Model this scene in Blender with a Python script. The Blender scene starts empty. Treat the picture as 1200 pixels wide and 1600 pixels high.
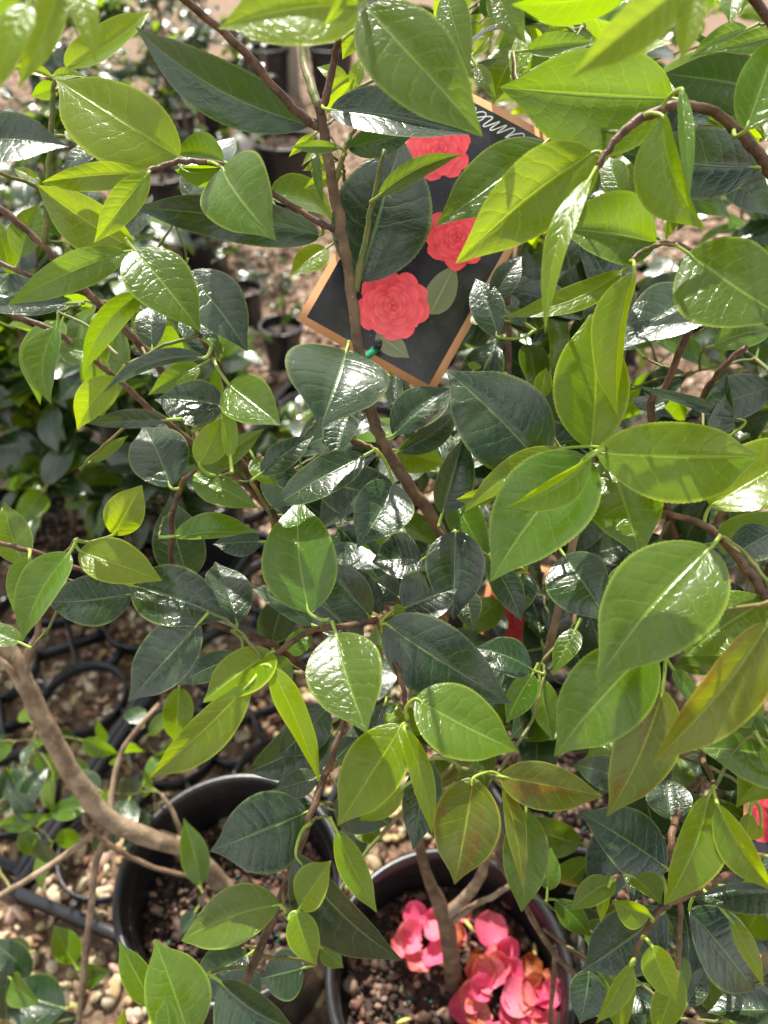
import bpy, math, random
import numpy as np
from mathutils import Vector, Matrix

random.seed(7)
rng = np.random.default_rng(7)
scene = bpy.context.scene
COL = scene.collection

# ------------------------------------------------------------------ camera
CAM_H = 1.28
PITCH = math.radians(42)
FPX = 1202.0                                   # focal length in pixels of the 1200x1600 photograph
cam_data = bpy.data.cameras.new('camera')
cam = bpy.data.objects.new('camera', cam_data)
COL.objects.link(cam)
cam.location = (0, 0, CAM_H)
cam.rotation_euler = (math.pi / 2 - PITCH, 0, 0)
cam_data.sensor_fit = 'VERTICAL'
cam_data.sensor_height = 36.0
cam_data.lens = 36.0 * FPX / 1600.0
cam_data.clip_start = 0.02
cam_data.clip_end = 400
cam_data.dof.use_dof = True
cam_data.dof.focus_distance = 0.50
cam_data.dof.aperture_fstop = 6.0
scene.camera = cam

# ------------------------------------------------------------------ sky, sun, exposure
SUN_EL, SUN_AZ = math.radians(50), math.radians(-10)     # azimuth from straight ahead (+y), positive to the right
S = Vector((math.sin(SUN_AZ) * math.cos(SUN_EL), math.cos(SUN_AZ) * math.cos(SUN_EL), math.sin(SUN_EL)))
world = bpy.data.worlds.new('World')
scene.world = world
world.use_nodes = True
wn, wl_ = world.node_tree.nodes, world.node_tree.links
wn.clear()
sky = wn.new('ShaderNodeTexSky')
sky.sky_type = 'NISHITA'
sky.sun_disc = False
sky.sun_elevation = SUN_EL
sky.sun_rotation = SUN_AZ
sky.air_density = 1.0
sky.dust_density = 2.5
bg = wn.new('ShaderNodeBackground')
bg.inputs['Strength'].default_value = 0.06
wo = wn.new('ShaderNodeOutputWorld')
wtc = wn.new('ShaderNodeTexCoord')
wnz = wn.new('ShaderNodeTexNoise')
wnz.inputs['Scale'].default_value = 2.1
wnz.inputs['Detail'].default_value = 4
wnz.inputs['Roughness'].default_value = 0.6
wl_.new(wtc.outputs['Generated'], wnz.inputs['Vector'])
wmr = wn.new('ShaderNodeMapRange')
wmr.inputs['From Min'].default_value = 0.46
wmr.inputs['From Max'].default_value = 0.54
wl_.new(wnz.outputs['Fac'], wmr.inputs['Value'])
wmx = wn.new('ShaderNodeMix')
wmx.data_type = 'RGBA'
wl_.new(wmr.outputs[0], wmx.inputs[0])
wl_.new(sky.outputs[0], wmx.inputs[6])
wmx.inputs[7].default_value = (17.0, 17.0, 17.0, 1)      # thin sunlit cloud
wl_.new(wmx.outputs[2], bg.inputs['Color'])
wl_.new(bg.outputs[0], wo.inputs['Surface'])
sun_d = bpy.data.lights.new('sun', 'SUN')
sun_d.energy = 5.0
sun_d.angle = math.radians(0.5)
sun_d.color = (1.0, 0.95, 0.86)
sun = bpy.data.objects.new('sun', sun_d)
COL.objects.link(sun)
sun.rotation_euler = (-S).to_track_quat('-Z', 'Y').to_euler()
sun.location = S * 20
scene.view_settings.view_transform = 'Standard'
scene.view_settings.look = 'None'
scene.view_settings.gamma = 1
scene.view_settings.exposure = 0.95
scene.render.engine = 'CYCLES'
scene.cycles.use_denoising = True
scene.cycles.max_bounces = 5
scene.cycles.transmission_bounces = 4
scene.cycles.diffuse_bounces = 3
scene.cycles.adaptive_threshold = 0.02
scene.cycles.caustics_reflective = False
scene.cycles.caustics_refractive = False

# ------------------------------------------------------------------ helpers
FWD = Vector((0, math.cos(PITCH), -math.sin(PITCH)))
UP = Vector((0, math.sin(PITCH), math.cos(PITCH)))
EYE = Vector((0, 0, CAM_H))


def P(px, py, d):
    """point seen at a pixel of the photograph, d metres away along the view axis"""
    return EYE + Vector((1, 0, 0)) * ((px - 600) / FPX * d) + UP * (-(py - 800) / FPX * d) + FWD * d


def ground_at(px, py, z=0.0):
    r = P(px, py, 1.0) - EYE
    return EYE + r * ((z - CAM_H) / r.z)


def new_obj(name, mesh, parent=None, loc=None):
    o = bpy.data.objects.new(name, mesh)
    COL.objects.link(o)
    if parent is not None:
        o.parent = parent
    if loc is not None:
        o.location = loc
    return o


def thing(name, label, cat, loc=(0, 0, 0), group=None):
    o = bpy.data.objects.new(name, None)
    COL.objects.link(o)
    o.location = loc
    o.empty_display_size = 0.05
    tag(o, label, cat, group)
    return o


def tag(o, label=None, cat=None, group=None, kind=None):
    if label: o['label'] = label
    if cat: o['category'] = cat
    if group: o['group'] = group
    if kind: o['kind'] = kind
    return o


def mesh_arrays(name, verts, faces, mats=(), smooth=True, cols=None, matidx=None, uvs=None):
    """verts (n,3); faces list/array of equal-length polygons or a list of lists"""
    me = bpy.data.meshes.new(name)
    verts = np.asarray(verts, dtype=np.float32)
    if isinstance(faces, np.ndarray):
        k = faces.shape[1]
        loops = faces.reshape(-1).astype(np.int32)
        starts = (np.arange(len(faces)) * k).astype(np.int32)
        totals = np.full(len(faces), k, dtype=np.int32)
    else:
        totals = np.array([len(f) for f in faces], dtype=np.int32)
        loops = np.array([i for f in faces for i in f], dtype=np.int32)
        starts = np.concatenate([[0], np.cumsum(totals)[:-1]]).astype(np.int32)
    me.vertices.add(len(verts))
    me.vertices.foreach_set('co', verts.reshape(-1))
    me.loops.add(len(loops))
    me.loops.foreach_set('vertex_index', loops)
    me.polygons.add(len(totals))
    me.polygons.foreach_set('loop_start', starts)
    me.polygons.foreach_set('loop_total', totals)
    if smooth:
        me.polygons.foreach_set('use_smooth', np.ones(len(totals), dtype=bool))
    if matidx is not None:
        me.polygons.foreach_set('material_index', np.asarray(matidx, dtype=np.int32))
    for m in mats:
        me.materials.append(m)
    if uvs is not None:
        uv = me.uv_layers.new(name='UVMap')
        uv.data.foreach_set('uv', np.asarray(uvs, dtype=np.float32)[loops].reshape(-1))
    if cols is not None:
        ca = me.color_attributes.new('Col', 'FLOAT_COLOR', 'POINT')
        c4 = np.ones((len(verts), 4), dtype=np.float32)
        c4[:, :3] = cols
        ca.data.foreach_set('color', c4.reshape(-1))
    me.update()
    me.validate()
    return me


def catmull(pts, n=6):
    pts = [np.asarray(p, dtype=float) for p in pts]
    if len(pts) < 3:
        return [pts[0] + (pts[-1] - pts[0]) * t for t in np.linspace(0, 1, n + 1)]
    out = []
    q = [2 * pts[0] - pts[1]] + pts + [2 * pts[-1] - pts[-2]]
    for i in range(1, len(q) - 2):
        p0, p1, p2, p3 = q[i - 1], q[i], q[i + 1], q[i + 2]
        for k in range(n):
            t = k / n
            out.append(0.5 * ((2 * p1) + (-p0 + p2) * t + (2 * p0 - 5 * p1 + 4 * p2 - p3) * t * t
                              + (-p0 + 3 * p1 - 3 * p2 + p3) * t ** 3))
    out.append(pts[-1])
    return out


def tube(path, sides=8, jitter=0.0):
    """path: list of (x,y,z,r) -> verts, quads (+ end caps as fans of quads)"""
    path = np.asarray(path, dtype=float)
    n = len(path)
    tang = np.gradient(path[:, :3], axis=0)
    tang /= np.linalg.norm(tang, axis=1)[:, None] + 1e-12
    a = np.array([0, 0, 1.0]) if abs(tang[0][2]) < 0.9 else np.array([1.0, 0, 0])
    u = np.cross(tang[0], a); u /= np.linalg.norm(u)
    V, F = [], []
    for i in range(n):
        u = u - tang[i] * np.dot(u, tang[i]); u /= np.linalg.norm(u) + 1e-12
        w = np.cross(tang[i], u)
        for k in range(sides):
            an = 2 * math.pi * k / sides
            r = path[i, 3] * (1 + jitter * random.uniform(-1, 1))
            V.append(path[i, :3] + (u * math.cos(an) + w * math.sin(an)) * r)
    for i in range(n - 1):
        for k in range(sides):
            F.append([i * sides + k, i * sides + (k + 1) % sides, (i + 1) * sides + (k + 1) % sides, (i + 1) * sides + k])
    F.append([k for k in range(sides)][::-1])
    F.append([(n - 1) * sides + k for k in range(sides)])
    return V, F


# ------------------------------------------------------------------ materials
class NT:
    def __init__(self, name):
        self.m = bpy.data.materials.new(name)
        self.m.use_nodes = True
        self.t = self.m.node_tree
        self.t.nodes.clear()
        self.out = self.n('ShaderNodeOutputMaterial')

    def n(self, typ, **kw):
        nd = self.t.nodes.new(typ)
        for k, v in kw.items():
            setattr(nd, k, v)
        return nd

    def l(self, a, b):
        self.t.links.new(a, b)

    def put(self, sock, v):
        if isinstance(v, (int, float)):
            sock.default_value = v
        elif isinstance(v, (tuple, list)):
            sock.default_value = tuple(v) + ((1,) if len(v) == 3 and len(sock.default_value) == 4 else ())
        else:
            self.l(v, sock)

    def math(self, op, a, b=0.0, c=None, clamp=False):
        nd = self.n('ShaderNodeMath', operation=op, use_clamp=clamp)
        self.put(nd.inputs[0], a); self.put(nd.inputs[1], b)
        if c is not None: self.put(nd.inputs[2], c)
        return nd.outputs[0]

    def smooth(self, v, a, b, lo=0.0, hi=1.0):
        nd = self.n('ShaderNodeMapRange', interpolation_type='SMOOTHSTEP')
        self.put(nd.inputs['Value'], v)
        nd.inputs['From Min'].default_value = a; nd.inputs['From Max'].default_value = b
        nd.inputs['To Min'].default_value = lo; nd.inputs['To Max'].default_value = hi
        return nd.outputs[0]

    def mix(self, f, a, b, blend='MIX'):
        nd = self.n('ShaderNodeMix', data_type='RGBA', blend_type=blend)
        self.put(nd.inputs[0], f); self.put(nd.inputs[6], a); self.put(nd.inputs[7], b)
        return nd.outputs[2]

    def noise(self, scale, detail=3, vec=None, rough=0.55, dist=0.0):
        nd = self.n('ShaderNodeTexNoise')
        nd.inputs['Scale'].default_value = scale; nd.inputs['Detail'].default_value = detail
        nd.inputs['Roughness'].default_value = rough; nd.inputs['Distortion'].default_value = dist
        if vec is not None: self.l(vec, nd.inputs['Vector'])
        return nd.outputs['Fac']

    def ramp(self, f, stops):
        nd = self.n('ShaderNodeValToRGB')
        self.put(nd.inputs[0], f)
        e = nd.color_ramp.elements
        while len(e) < len(stops): e.new(0.5)
        for i, (p, c) in enumerate(stops):
            e[i].position = p; e[i].color = tuple(c) + (1,)
        return nd.outputs[0]

    def bsdf(self, col, rough=0.5, spec=0.5, normal=None, **kw):
        p = self.n('ShaderNodeBsdfPrincipled')
        self.put(p.inputs['Base Color'], col); self.put(p.inputs['Roughness'], rough)
        p.inputs['Specular IOR Level'].default_value = spec
        if normal is not None: self.l(normal, p.inputs['Normal'])
        for k, v in kw.items(): self.put(p.inputs[k], v)
        return p.outputs[0]

    def bump(self, h, strength=0.3, dist=0.002):
        b = self.n('ShaderNodeBump')
        b.inputs['Strength'].default_value = strength; b.inputs['Distance'].default_value = dist
        self.l(h, b.inputs['Height'])
        return b.outputs[0]

    def done(self, sh):
        self.l(sh, self.out.inputs['Surface'])
        return self.m


def leaf_material(name, base, vein, edge, trans, tfac, rough=0.3, edge_amt=0.6, blush=None, vein_amt=0.35, spec=0.5):
    t = NT(name)
    uvn = t.n('ShaderNodeUVMap')
    sep = t.n('ShaderNodeSeparateXYZ'); t.l(uvn.outputs[0], sep.inputs[0])
    X, Y = sep.outputs[0], sep.outputs[1]
    info = t.n('ShaderNodeObjectInfo')
    rnd = info.outputs['Random']
    off = t.n('ShaderNodeVectorMath', operation='ADD')
    comb = t.n('ShaderNodeCombineXYZ')
    t.l(t.math('MULTIPLY', rnd, 37.0), comb.inputs[0]); t.l(t.math('MULTIPLY', rnd, 91.0), comb.inputs[1])
    t.l(uvn.outputs[0], off.inputs[0]); t.l(comb.outputs[0], off.inputs[1])
    vec = off.outputs[0]
    v = t.math('ABSOLUTE', t.math('SUBTRACT', t.math('MULTIPLY', X, 2.0), 1.0))
    n1 = t.noise(5.0, 3, vec)
    n2 = t.noise(22.0, 3, vec)
    side = t.math('GREATER_THAN', X, 0.5)
    s = t.math('SUBTRACT', Y, t.math('MULTIPLY', t.math('POWER', v, 1.35), 0.15))
    s = t.math('ADD', s, t.math('MULTIPLY', t.math('SUBTRACT', n1, 0.5), 0.085))
    s = t.math('ADD', t.math('MULTIPLY', s, 8.0), t.math('MULTIPLY', side, 0.45))
    tri = t.math('ABSOLUTE', t.math('SUBTRACT', t.math('FRACT', s), 0.5))
    sec = t.math('MULTIPLY', t.smooth(tri, 0.0, 0.055, 1.0, 0.0), t.smooth(v, 0.55, 0.95, 1.0, 0.0))
    secw = t.smooth(tri, 0.0, 0.30, 1.0, 0.0)
    mid = t.smooth(v, 0.012, 0.052, 1.0, 0.0)
    edg = t.smooth(v, 0.90, 0.995)
    vor = t.n('ShaderNodeTexVoronoi', feature='DISTANCE_TO_EDGE')
    mp = t.n('ShaderNodeMapping'); mp.inputs['Scale'].default_value = (9.0, 16.0, 1.0)
    t.l(vec, mp.inputs[0]); t.l(mp.outputs[0], vor.inputs['Vector'])
    vor.inputs['Scale'].default_value = 1.0
    ret = t.smooth(vor.outputs['Distance'], 0.0, 0.06, 1.0, 0.0)
    hsv = t.n('ShaderNodeHueSaturation')
    t.put(hsv.inputs['Hue'], t.math('ADD', 0.485, t.math('MULTIPLY', t.math('FRACT', t.math('MULTIPLY', rnd, 13.7)), 0.03)))
    t.put(hsv.inputs['Value'], t.math('ADD', 0.78, t.math('MULTIPLY', t.math('FRACT', t.math('MULTIPLY', rnd, 5.3)), 0.45)))
    hsv.inputs['Saturation'].default_value = 1.0
    c = t.mix(n1, tuple(0.72 * x for x in base), tuple(1.25 * x for x in base))
    if blush:
        nb = t.noise(2.2, 2, vec)
        c = t.mix(t.smooth(nb, 0.50, 0.70, 0.0, 0.65), c, blush)
    t.l(c, hsv.inputs['Color'])
    c = hsv.outputs[0]
    c = t.mix(t.math('MULTIPLY', sec, vein_amt), c, vein)
    c = t.mix(t.math('MULTIPLY', ret, vein_amt * 0.22), c, vein)
    c = t.mix(t.math('MULTIPLY', edg, edge_amt), c, edge)
    c = t.mix(t.math('MULTIPLY', mid, 0.75), c, vein)
    spk = t.smooth(n2, 0.70, 0.76)
    c = t.mix(t.math('MULTIPLY', spk, 0.30), c, (0.32, 0.30, 0.16))
    h = t.math('SUBTRACT', t.math('MULTIPLY', n2, 0.22), t.math('MULTIPLY', sec, 0.16))
    h = t.math('SUBTRACT', h, t.math('MULTIPLY', secw, 0.16))
    h = t.math('SUBTRACT', h, t.math('MULTIPLY', mid, 0.7))
    h = t.math('SUBTRACT', h, t.math('MULTIPLY', ret, 0.10))
    nrm = t.bump(h, 0.36, 0.0014)
    rg = t.math('ADD', rough + 0.02, t.math('MULTIPLY', n2, 0.12))
    p = t.bsdf(c, rg, spec, nrm)
    tr = t.n('ShaderNodeBsdfTranslucent')
    tc = t.mix(t.math('MULTIPLY', sec, 0.5), trans, tuple(min(1, x * 1.5) for x in trans))
    tc = t.mix(t.math('MULTIPLY', mid, 0.5), tc, tuple(min(1, x * 1.3 + 0.05) for x in trans))
    if blush:
        tc = t.mix(t.smooth(nb, 0.50, 0.70, 0.0, 0.6), tc, (blush[0] * 1.9, blush[1] * 1.5, blush[2]))
    t.l(tc, tr.inputs['Color']); t.l(nrm, tr.inputs['Normal'])
    mx = t.n('ShaderNodeMixShader')
    mx.inputs[0].default_value = tfac
    t.l(p, mx.inputs[1]); t.l(tr.outputs[0], mx.inputs[2])
    return t.done(mx.outputs[0])


LEAF = {
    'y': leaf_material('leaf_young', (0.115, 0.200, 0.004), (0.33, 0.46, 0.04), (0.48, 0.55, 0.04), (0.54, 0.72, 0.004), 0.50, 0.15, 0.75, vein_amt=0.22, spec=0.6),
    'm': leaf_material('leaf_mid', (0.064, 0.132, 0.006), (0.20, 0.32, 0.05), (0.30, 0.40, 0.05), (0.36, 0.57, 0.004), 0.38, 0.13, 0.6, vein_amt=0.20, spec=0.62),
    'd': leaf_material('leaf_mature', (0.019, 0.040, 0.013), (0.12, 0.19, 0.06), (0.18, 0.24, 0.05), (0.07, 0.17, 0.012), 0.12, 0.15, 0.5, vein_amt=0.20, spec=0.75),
    'r': leaf_material('leaf_bronze', (0.105, 0.155, 0.007), (0.34, 0.40, 0.04), (0.45, 0.45, 0.04), (0.46, 0.50, 0.006), 0.42, 0.15, 0.7, blush=(0.20, 0.075, 0.006), vein_amt=0.22, spec=0.62),
}


def bark(name, c1, c2, scale=60, rough=0.7, bstr=0.5):
    t = NT(name)
    tc = t.n('ShaderNodeTexCoord')
    n = t.noise(scale, 4, tc.outputs['Object'])
    n2 = t.noise(scale * 5, 2, tc.outputs['Object'])
    c = t.mix(t.smooth(n, 0.35, 0.65), c1, c2)
    c = t.mix(t.smooth(n2, 0.62, 0.72, 0, 0.5), c, tuple(min(1, x * 2 + .04) for x in c2))
    return t.done(t.bsdf(c, rough, 0.35, t.bump(t.math('ADD', n, n2), bstr, 0.001)))


BARK = {
    'red': bark('bark_reddish', (0.060, 0.030, 0.018), (0.15, 0.082, 0.045), 110, 0.5, 0.4),
    'brown': bark('bark_brown', (0.10, 0.06, 0.035), (0.20, 0.13, 0.075), 60, 0.7),
    'green': bark('bark_green', (0.10, 0.14, 0.03), (0.20, 0.16, 0.06), 60, 0.5, 0.2),
    'tan': bark('bark_tan', (0.17, 0.115, 0.07), (0.34, 0.25, 0.165), 45, 0.8),
}
PETIOLE = bark('petiole_green', (0.20, 0.30, 0.04), (0.32, 0.40, 0.07), 90, 0.4, 0.1)


def col_material(name, rough=0.6, spec=0.4, nscale=80, bstr=0.3, namt=0.4, dark=0.5):
    t = NT(name)
    a = t.n('ShaderNodeVertexColor'); a.layer_name = 'Col'
    tc = t.n('ShaderNodeTexCoord')
    n = t.noise(nscale, 4, tc.outputs['Object'])
    c = t.mix(t.math('MULTIPLY', t.smooth(n, 0.35, 0.7), namt), a.outputs[0],
              t.mix(1.0, a.outputs[0], (dark, dark, dark), 'MULTIPLY'))
    return t.done(t.bsdf(c, rough, spec, t.bump(n, bstr, 0.002)))


MAT_CHIP = col_material('gravel_chip', 0.75, 0.3, 160, 0.4)
MAT_PRINT = col_material('tag_print', 0.22, 0.5, 30, 0.03, 0.12, 0.8)


def plastic(name, col, rough, dusty=0.25, scale=14):
    t = NT(name)
    tc = t.n('ShaderNodeTexCoord')
    n = t.noise(scale, 5, tc.outputs['Object'], 0.65)
    n2 = t.noise(scale * 14, 2, tc.outputs['Object'])
    c = t.mix(t.smooth(n, 0.45, 0.75, 0, dusty), col, (0.16, 0.13, 0.10))
    r = t.math('ADD', rough, t.math('MULTIPLY', n, 0.2))
    return t.done(t.bsdf(c, r, 0.5, t.bump(t.math('ADD', n2, n), 0.08, 0.001)))


MAT_POT = plastic('black_pot_plastic', (0.010, 0.010, 0.012), 0.24, 0.10)
MAT_TRAY = plastic('black_tray_plastic', (0.013, 0.014, 0.018), 0.25, 0.2)
MAT_TIE = plastic('green_tie_plastic', (0.005, 0.22, 0.10), 0.35, 0.05)
MAT_PIN = plastic('black_pin', (0.01, 0.01, 0.01), 0.15, 0.0)
MAT_STAKE = plastic('cream_plastic', (0.62, 0.60, 0.30), 0.45, 0.2)
MAT_POST = plastic('pale_painted_timber', (0.42, 0.40, 0.36), 0.6, 0.4)
MAT_WHITE = plastic('white_ink', (0.78, 0.78, 0.76), 0.5, 0.0)
MAT_CORE = plastic('tag_card_edge', (0.45, 0.42, 0.38), 0.5, 0.1)


def copper():
    t = NT('tag_border')
    tc = t.n('ShaderNodeTexCoord')
    n = t.noise(9, 3, tc.outputs['Object'])
    return t.done(t.bsdf(t.mix(n, (0.62, 0.27, 0.12), (0.74, 0.38, 0.18)), 0.30, 0.5))


MAT_COPPER = copper()


def charcoal():
    t = NT('tag_charcoal')
    tc = t.n('ShaderNodeTexCoord')
    n = t.noise(35, 5, tc.outputs['Object'])
    n2 = t.noise(260, 2, tc.outputs['Object'])
    c = t.mix(t.smooth(n, 0.45, 0.7), (0.022, 0.019, 0.024), (0.045, 0.040, 0.046))
    c = t.mix(t.smooth(n2, 0.70, 0.78, 0, 0.5), c, (0.3, 0.3, 0.3))
    return t.done(t.bsdf(c, t.math('ADD', 0.14, t.math('MULTIPLY', n, 0.14)), 0.5))


MAT_CHARCOAL = charcoal()


def petal_material():
    t = NT('fallen_petal')
    uvn = t.n('ShaderNodeUVMap')
    sep = t.n('ShaderNodeSeparateXYZ'); t.l(uvn.outputs[0], sep.inputs[0])
    tc = t.n('ShaderNodeTexCoord')
    info = t.n('ShaderNodeObjectInfo')
    n = t.noise(30, 3, tc.outputs['Object'])
    age = t.math('ADD', t.math('MULTIPLY', n, 0.75), t.math('MULTIPLY', info.outputs['Random'], 0.34))
    age = t.math('ADD', age, t.math('MULTIPLY', sep.outputs[1], 0.12))
    c = t.ramp(age, [(0.34, (0.66, 0.03, 0.09)), (0.50, (0.84, 0.10, 0.24)), (0.62, (0.86, 0.26, 0.32)), (0.68, (0.60, 0.17, 0.03)), (0.80, (0.20, 0.06, 0.02))])
    p = t.bsdf(c, 0.38, 0.5, t.bump(t.noise(90, 3, tc.outputs['Object']), 0.3, 0.002))
    tr = t.n('ShaderNodeBsdfTranslucent'); t.l(c, tr.inputs['Color'])
    mx = t.n('ShaderNodeMixShader'); mx.inputs[0].default_value = 0.3
    t.l(p, mx.inputs[1]); t.l(tr.outputs[0], mx.inputs[2])
    return t.done(mx.outputs[0])


MAT_PETAL = petal_material()


def ground_material():
    t = NT('mulch_ground')
    tc = t.n('ShaderNodeTexCoord')
    o = tc.outputs['Object']
    n = t.noise(55, 6, o, 0.7)
    n2 = t.noise(2.0, 3, o)
    c = t.ramp(n, [(0.30, (0.075, 0.042, 0.026)), (0.48, (0.24, 0.155, 0.10)), (0.62, (0.42, 0.30, 0.215)), (0.78, (0.58, 0.46, 0.35))])
    c = t.mix(t.smooth(n2, 0.35, 0.7, 0, 0.35), c, (0.24, 0.17, 0.12))
    return t.done(t.bsdf(c, 0.9, 0.2, t.bump(n, 1.0, 0.02)))


MAT_GROUND = ground_material()

# ------------------------------------------------------------------ ground
gm = mesh_arrays('ground', [(-80, -40, 0), (80, -40, 0), (80, 120, 0), (-80, 120, 0)], [[0, 1, 2, 3]], [MAT_GROUND])
ground = tag(new_obj('ground', gm), kind='structure')


def ico(sub=1):
    t = (1 + 5 ** 0.5) / 2
    v = [(-1, t, 0), (1, t, 0), (-1, -t, 0), (1, -t, 0), (0, -1, t), (0, 1, t), (0, -1, -t), (0, 1, -t), (t, 0, -1), (t, 0, 1), (-t, 0, -1), (-t, 0, 1)]
    f = [(0, 11, 5), (0, 5, 1), (0, 1, 7), (0, 7, 10), (0, 10, 11), (1, 5, 9), (5, 11, 4), (11, 10, 2), (10, 7, 6), (7, 1, 8), (3, 9, 4), (3, 4, 2), (3, 2, 6), (3, 6, 8), (3, 8, 9), (4, 9, 5), (2, 4, 11), (6, 2, 10), (8, 6, 7), (9, 8, 1)]
    v = [np.array(a) / np.linalg.norm(a) for a in v]
    for _ in range(sub):
        cache, nf = {}, []
        def mid(a, b):
            k = (min(a, b), max(a, b))
            if k not in cache:
                m = v[a] + v[b]; v.append(m / np.linalg.norm(m)); cache[k] = len(v) - 1
            return cache[k]
        for a, b, c in f:
            x, y, z = mid(a, b), mid(b, c), mid(c, a)
            nf += [(a, x, z), (b, y, x), (c, z, y), (x, y, z)]
        f = nf
    return np.array(v), np.array(f)


ICO0, ICO1 = ico(0), ico(1)


def chips_mesh(name, pos, size, palette, ic=ICO1, elong=(0.6, 1.5), flat=(0.35, 0.75), mat=None, jit=0.22, smooth=True):
    """one mesh holding many loose chips; pos (n,3), size (n,)"""
    n = len(pos)
    bv, bf = ic
    k = len(bv)
    sc = np.stack([rng.uniform(elong[0], elong[1], n), rng.uniform(0.6, 1.0, n), rng.uniform(flat[0], flat[1], n)], 1)
    V = bv[None] * (1 + rng.uniform(-jit, jit, (n, k, 1)))
    V = V * (sc * size[:, None] * 0.5)[:, None, :]
    q = rng.normal(size=(n, 4)); q[:, 1:3] *= 0.35
    q /= np.linalg.norm(q, axis=1)[:, None]
    w, x, y, z = q.T
    R = np.stack([1 - 2 * (y * y + z * z), 2 * (x * y - z * w), 2 * (x * z + y * w), 2 * (x * y + z * w), 1 - 2 * (x * x + z * z), 2 * (y * z - x * w),
                  2 * (x * z - y * w), 2 * (y * z + x * w), 1 - 2 * (x * x + y * y)], 1).reshape(n, 3, 3)
    V = np.einsum('nij,nkj->nki', R, V) + pos[:, None, :]
    F = (bf[None] + (np.arange(n) * k)[:, None, None]).reshape(-1, 3)
    pal = np.array(palette)
    c = pal[rng.integers(0, len(pal), n)] * rng.uniform(0.7, 1.25, (n, 1))
    C = np.repeat(c, k, axis=0)
    return mesh_arrays(name, V.reshape(-1, 3), F, [mat or MAT_CHIP], smooth, cols=np.clip(C, 0, 1))


# pebbles round the pots and trays
n = 15000
gx = rng.uniform(-1.25, 1.1, n); gy = rng.uniform(-0.1, 1.75, n)
keep = rng.uniform(size=n) < np.clip(1.9 - gy, 0.25, 1)
gx, gy = gx[keep], gy[keep]
gp = np.stack([gx, gy, rng.uniform(0.001, 0.009, len(gx))], 1)
PAL_PEB = [(0.66, 0.54, 0.38), (0.62, 0.44, 0.34), (0.50, 0.37, 0.18), (0.38, 0.25, 0.14), (0.56, 0.37, 0.28), (0.60, 0.50, 0.34), (0.22, 0.12, 0.07), (0.50, 0.40, 0.24), (0.13, 0.075, 0.045), (0.34, 0.18, 0.11), (0.42, 0.34, 0.20)]
o = new_obj('gravel', chips_mesh('gravel', gp, rng.uniform(0.010, 0.027, len(gp)), PAL_PEB))
tag(o, 'brown and ochre pebbles lying under the black trays', 'gravel', kind='stuff')
# bark mulch on the path behind
n = 15000
gy = 1.3 + rng.uniform(0, 1, n) ** 1.5 * 5.0
gx = rng.uniform(-1, 1, n) * (0.55 + gy * 0.42) - 0.1
gp = np.stack([gx, gy, rng.uniform(0.002, 0.012, n)], 1)
PAL_BARK = [(0.46, 0.33, 0.25), (0.36, 0.23, 0.16), (0.53, 0.41, 0.32), (0.24, 0.14, 0.09), (0.60, 0.47, 0.38), (0.42, 0.28, 0.20)]
o = new_obj('bark_mulch', chips_mesh('bark_mulch', gp, rng.uniform(0.016, 0.042, n), PAL_BARK, ICO0, (0.9, 1.9), (0.2, 0.45)))
tag(o, 'tan bark mulch covering the path between the shrubs', 'mulch', kind='stuff')

# ------------------------------------------------------------------ pots
def lathe(profile, seg=64):
    V, F = [], []
    for r, z in profile:
        for k in range(seg):
            a = 2 * math.pi * k / seg
            V.append((r * math.cos(a), r * math.sin(a), z))
    for i in range(len(profile) - 1):
        for k in range(seg):
            F.append([i * seg + k, i * seg + (k + 1) % seg, (i + 1) * seg + (k + 1) % seg, (i + 1) * seg + k])
    return V, F


PAL_SOIL = [(0.03, 0.02, 0.015), (0.045, 0.03, 0.022), (0.055, 0.032, 0.022), (0.10, 0.055, 0.038), (0.17, 0.085, 0.058), (0.035, 0.022, 0.016), (0.24, 0.13, 0.09), (0.20, 0.15, 0.10), (0.30, 0.20, 0.14), (0.08, 0.05, 0.04)]
POT_MESH = {}


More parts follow.
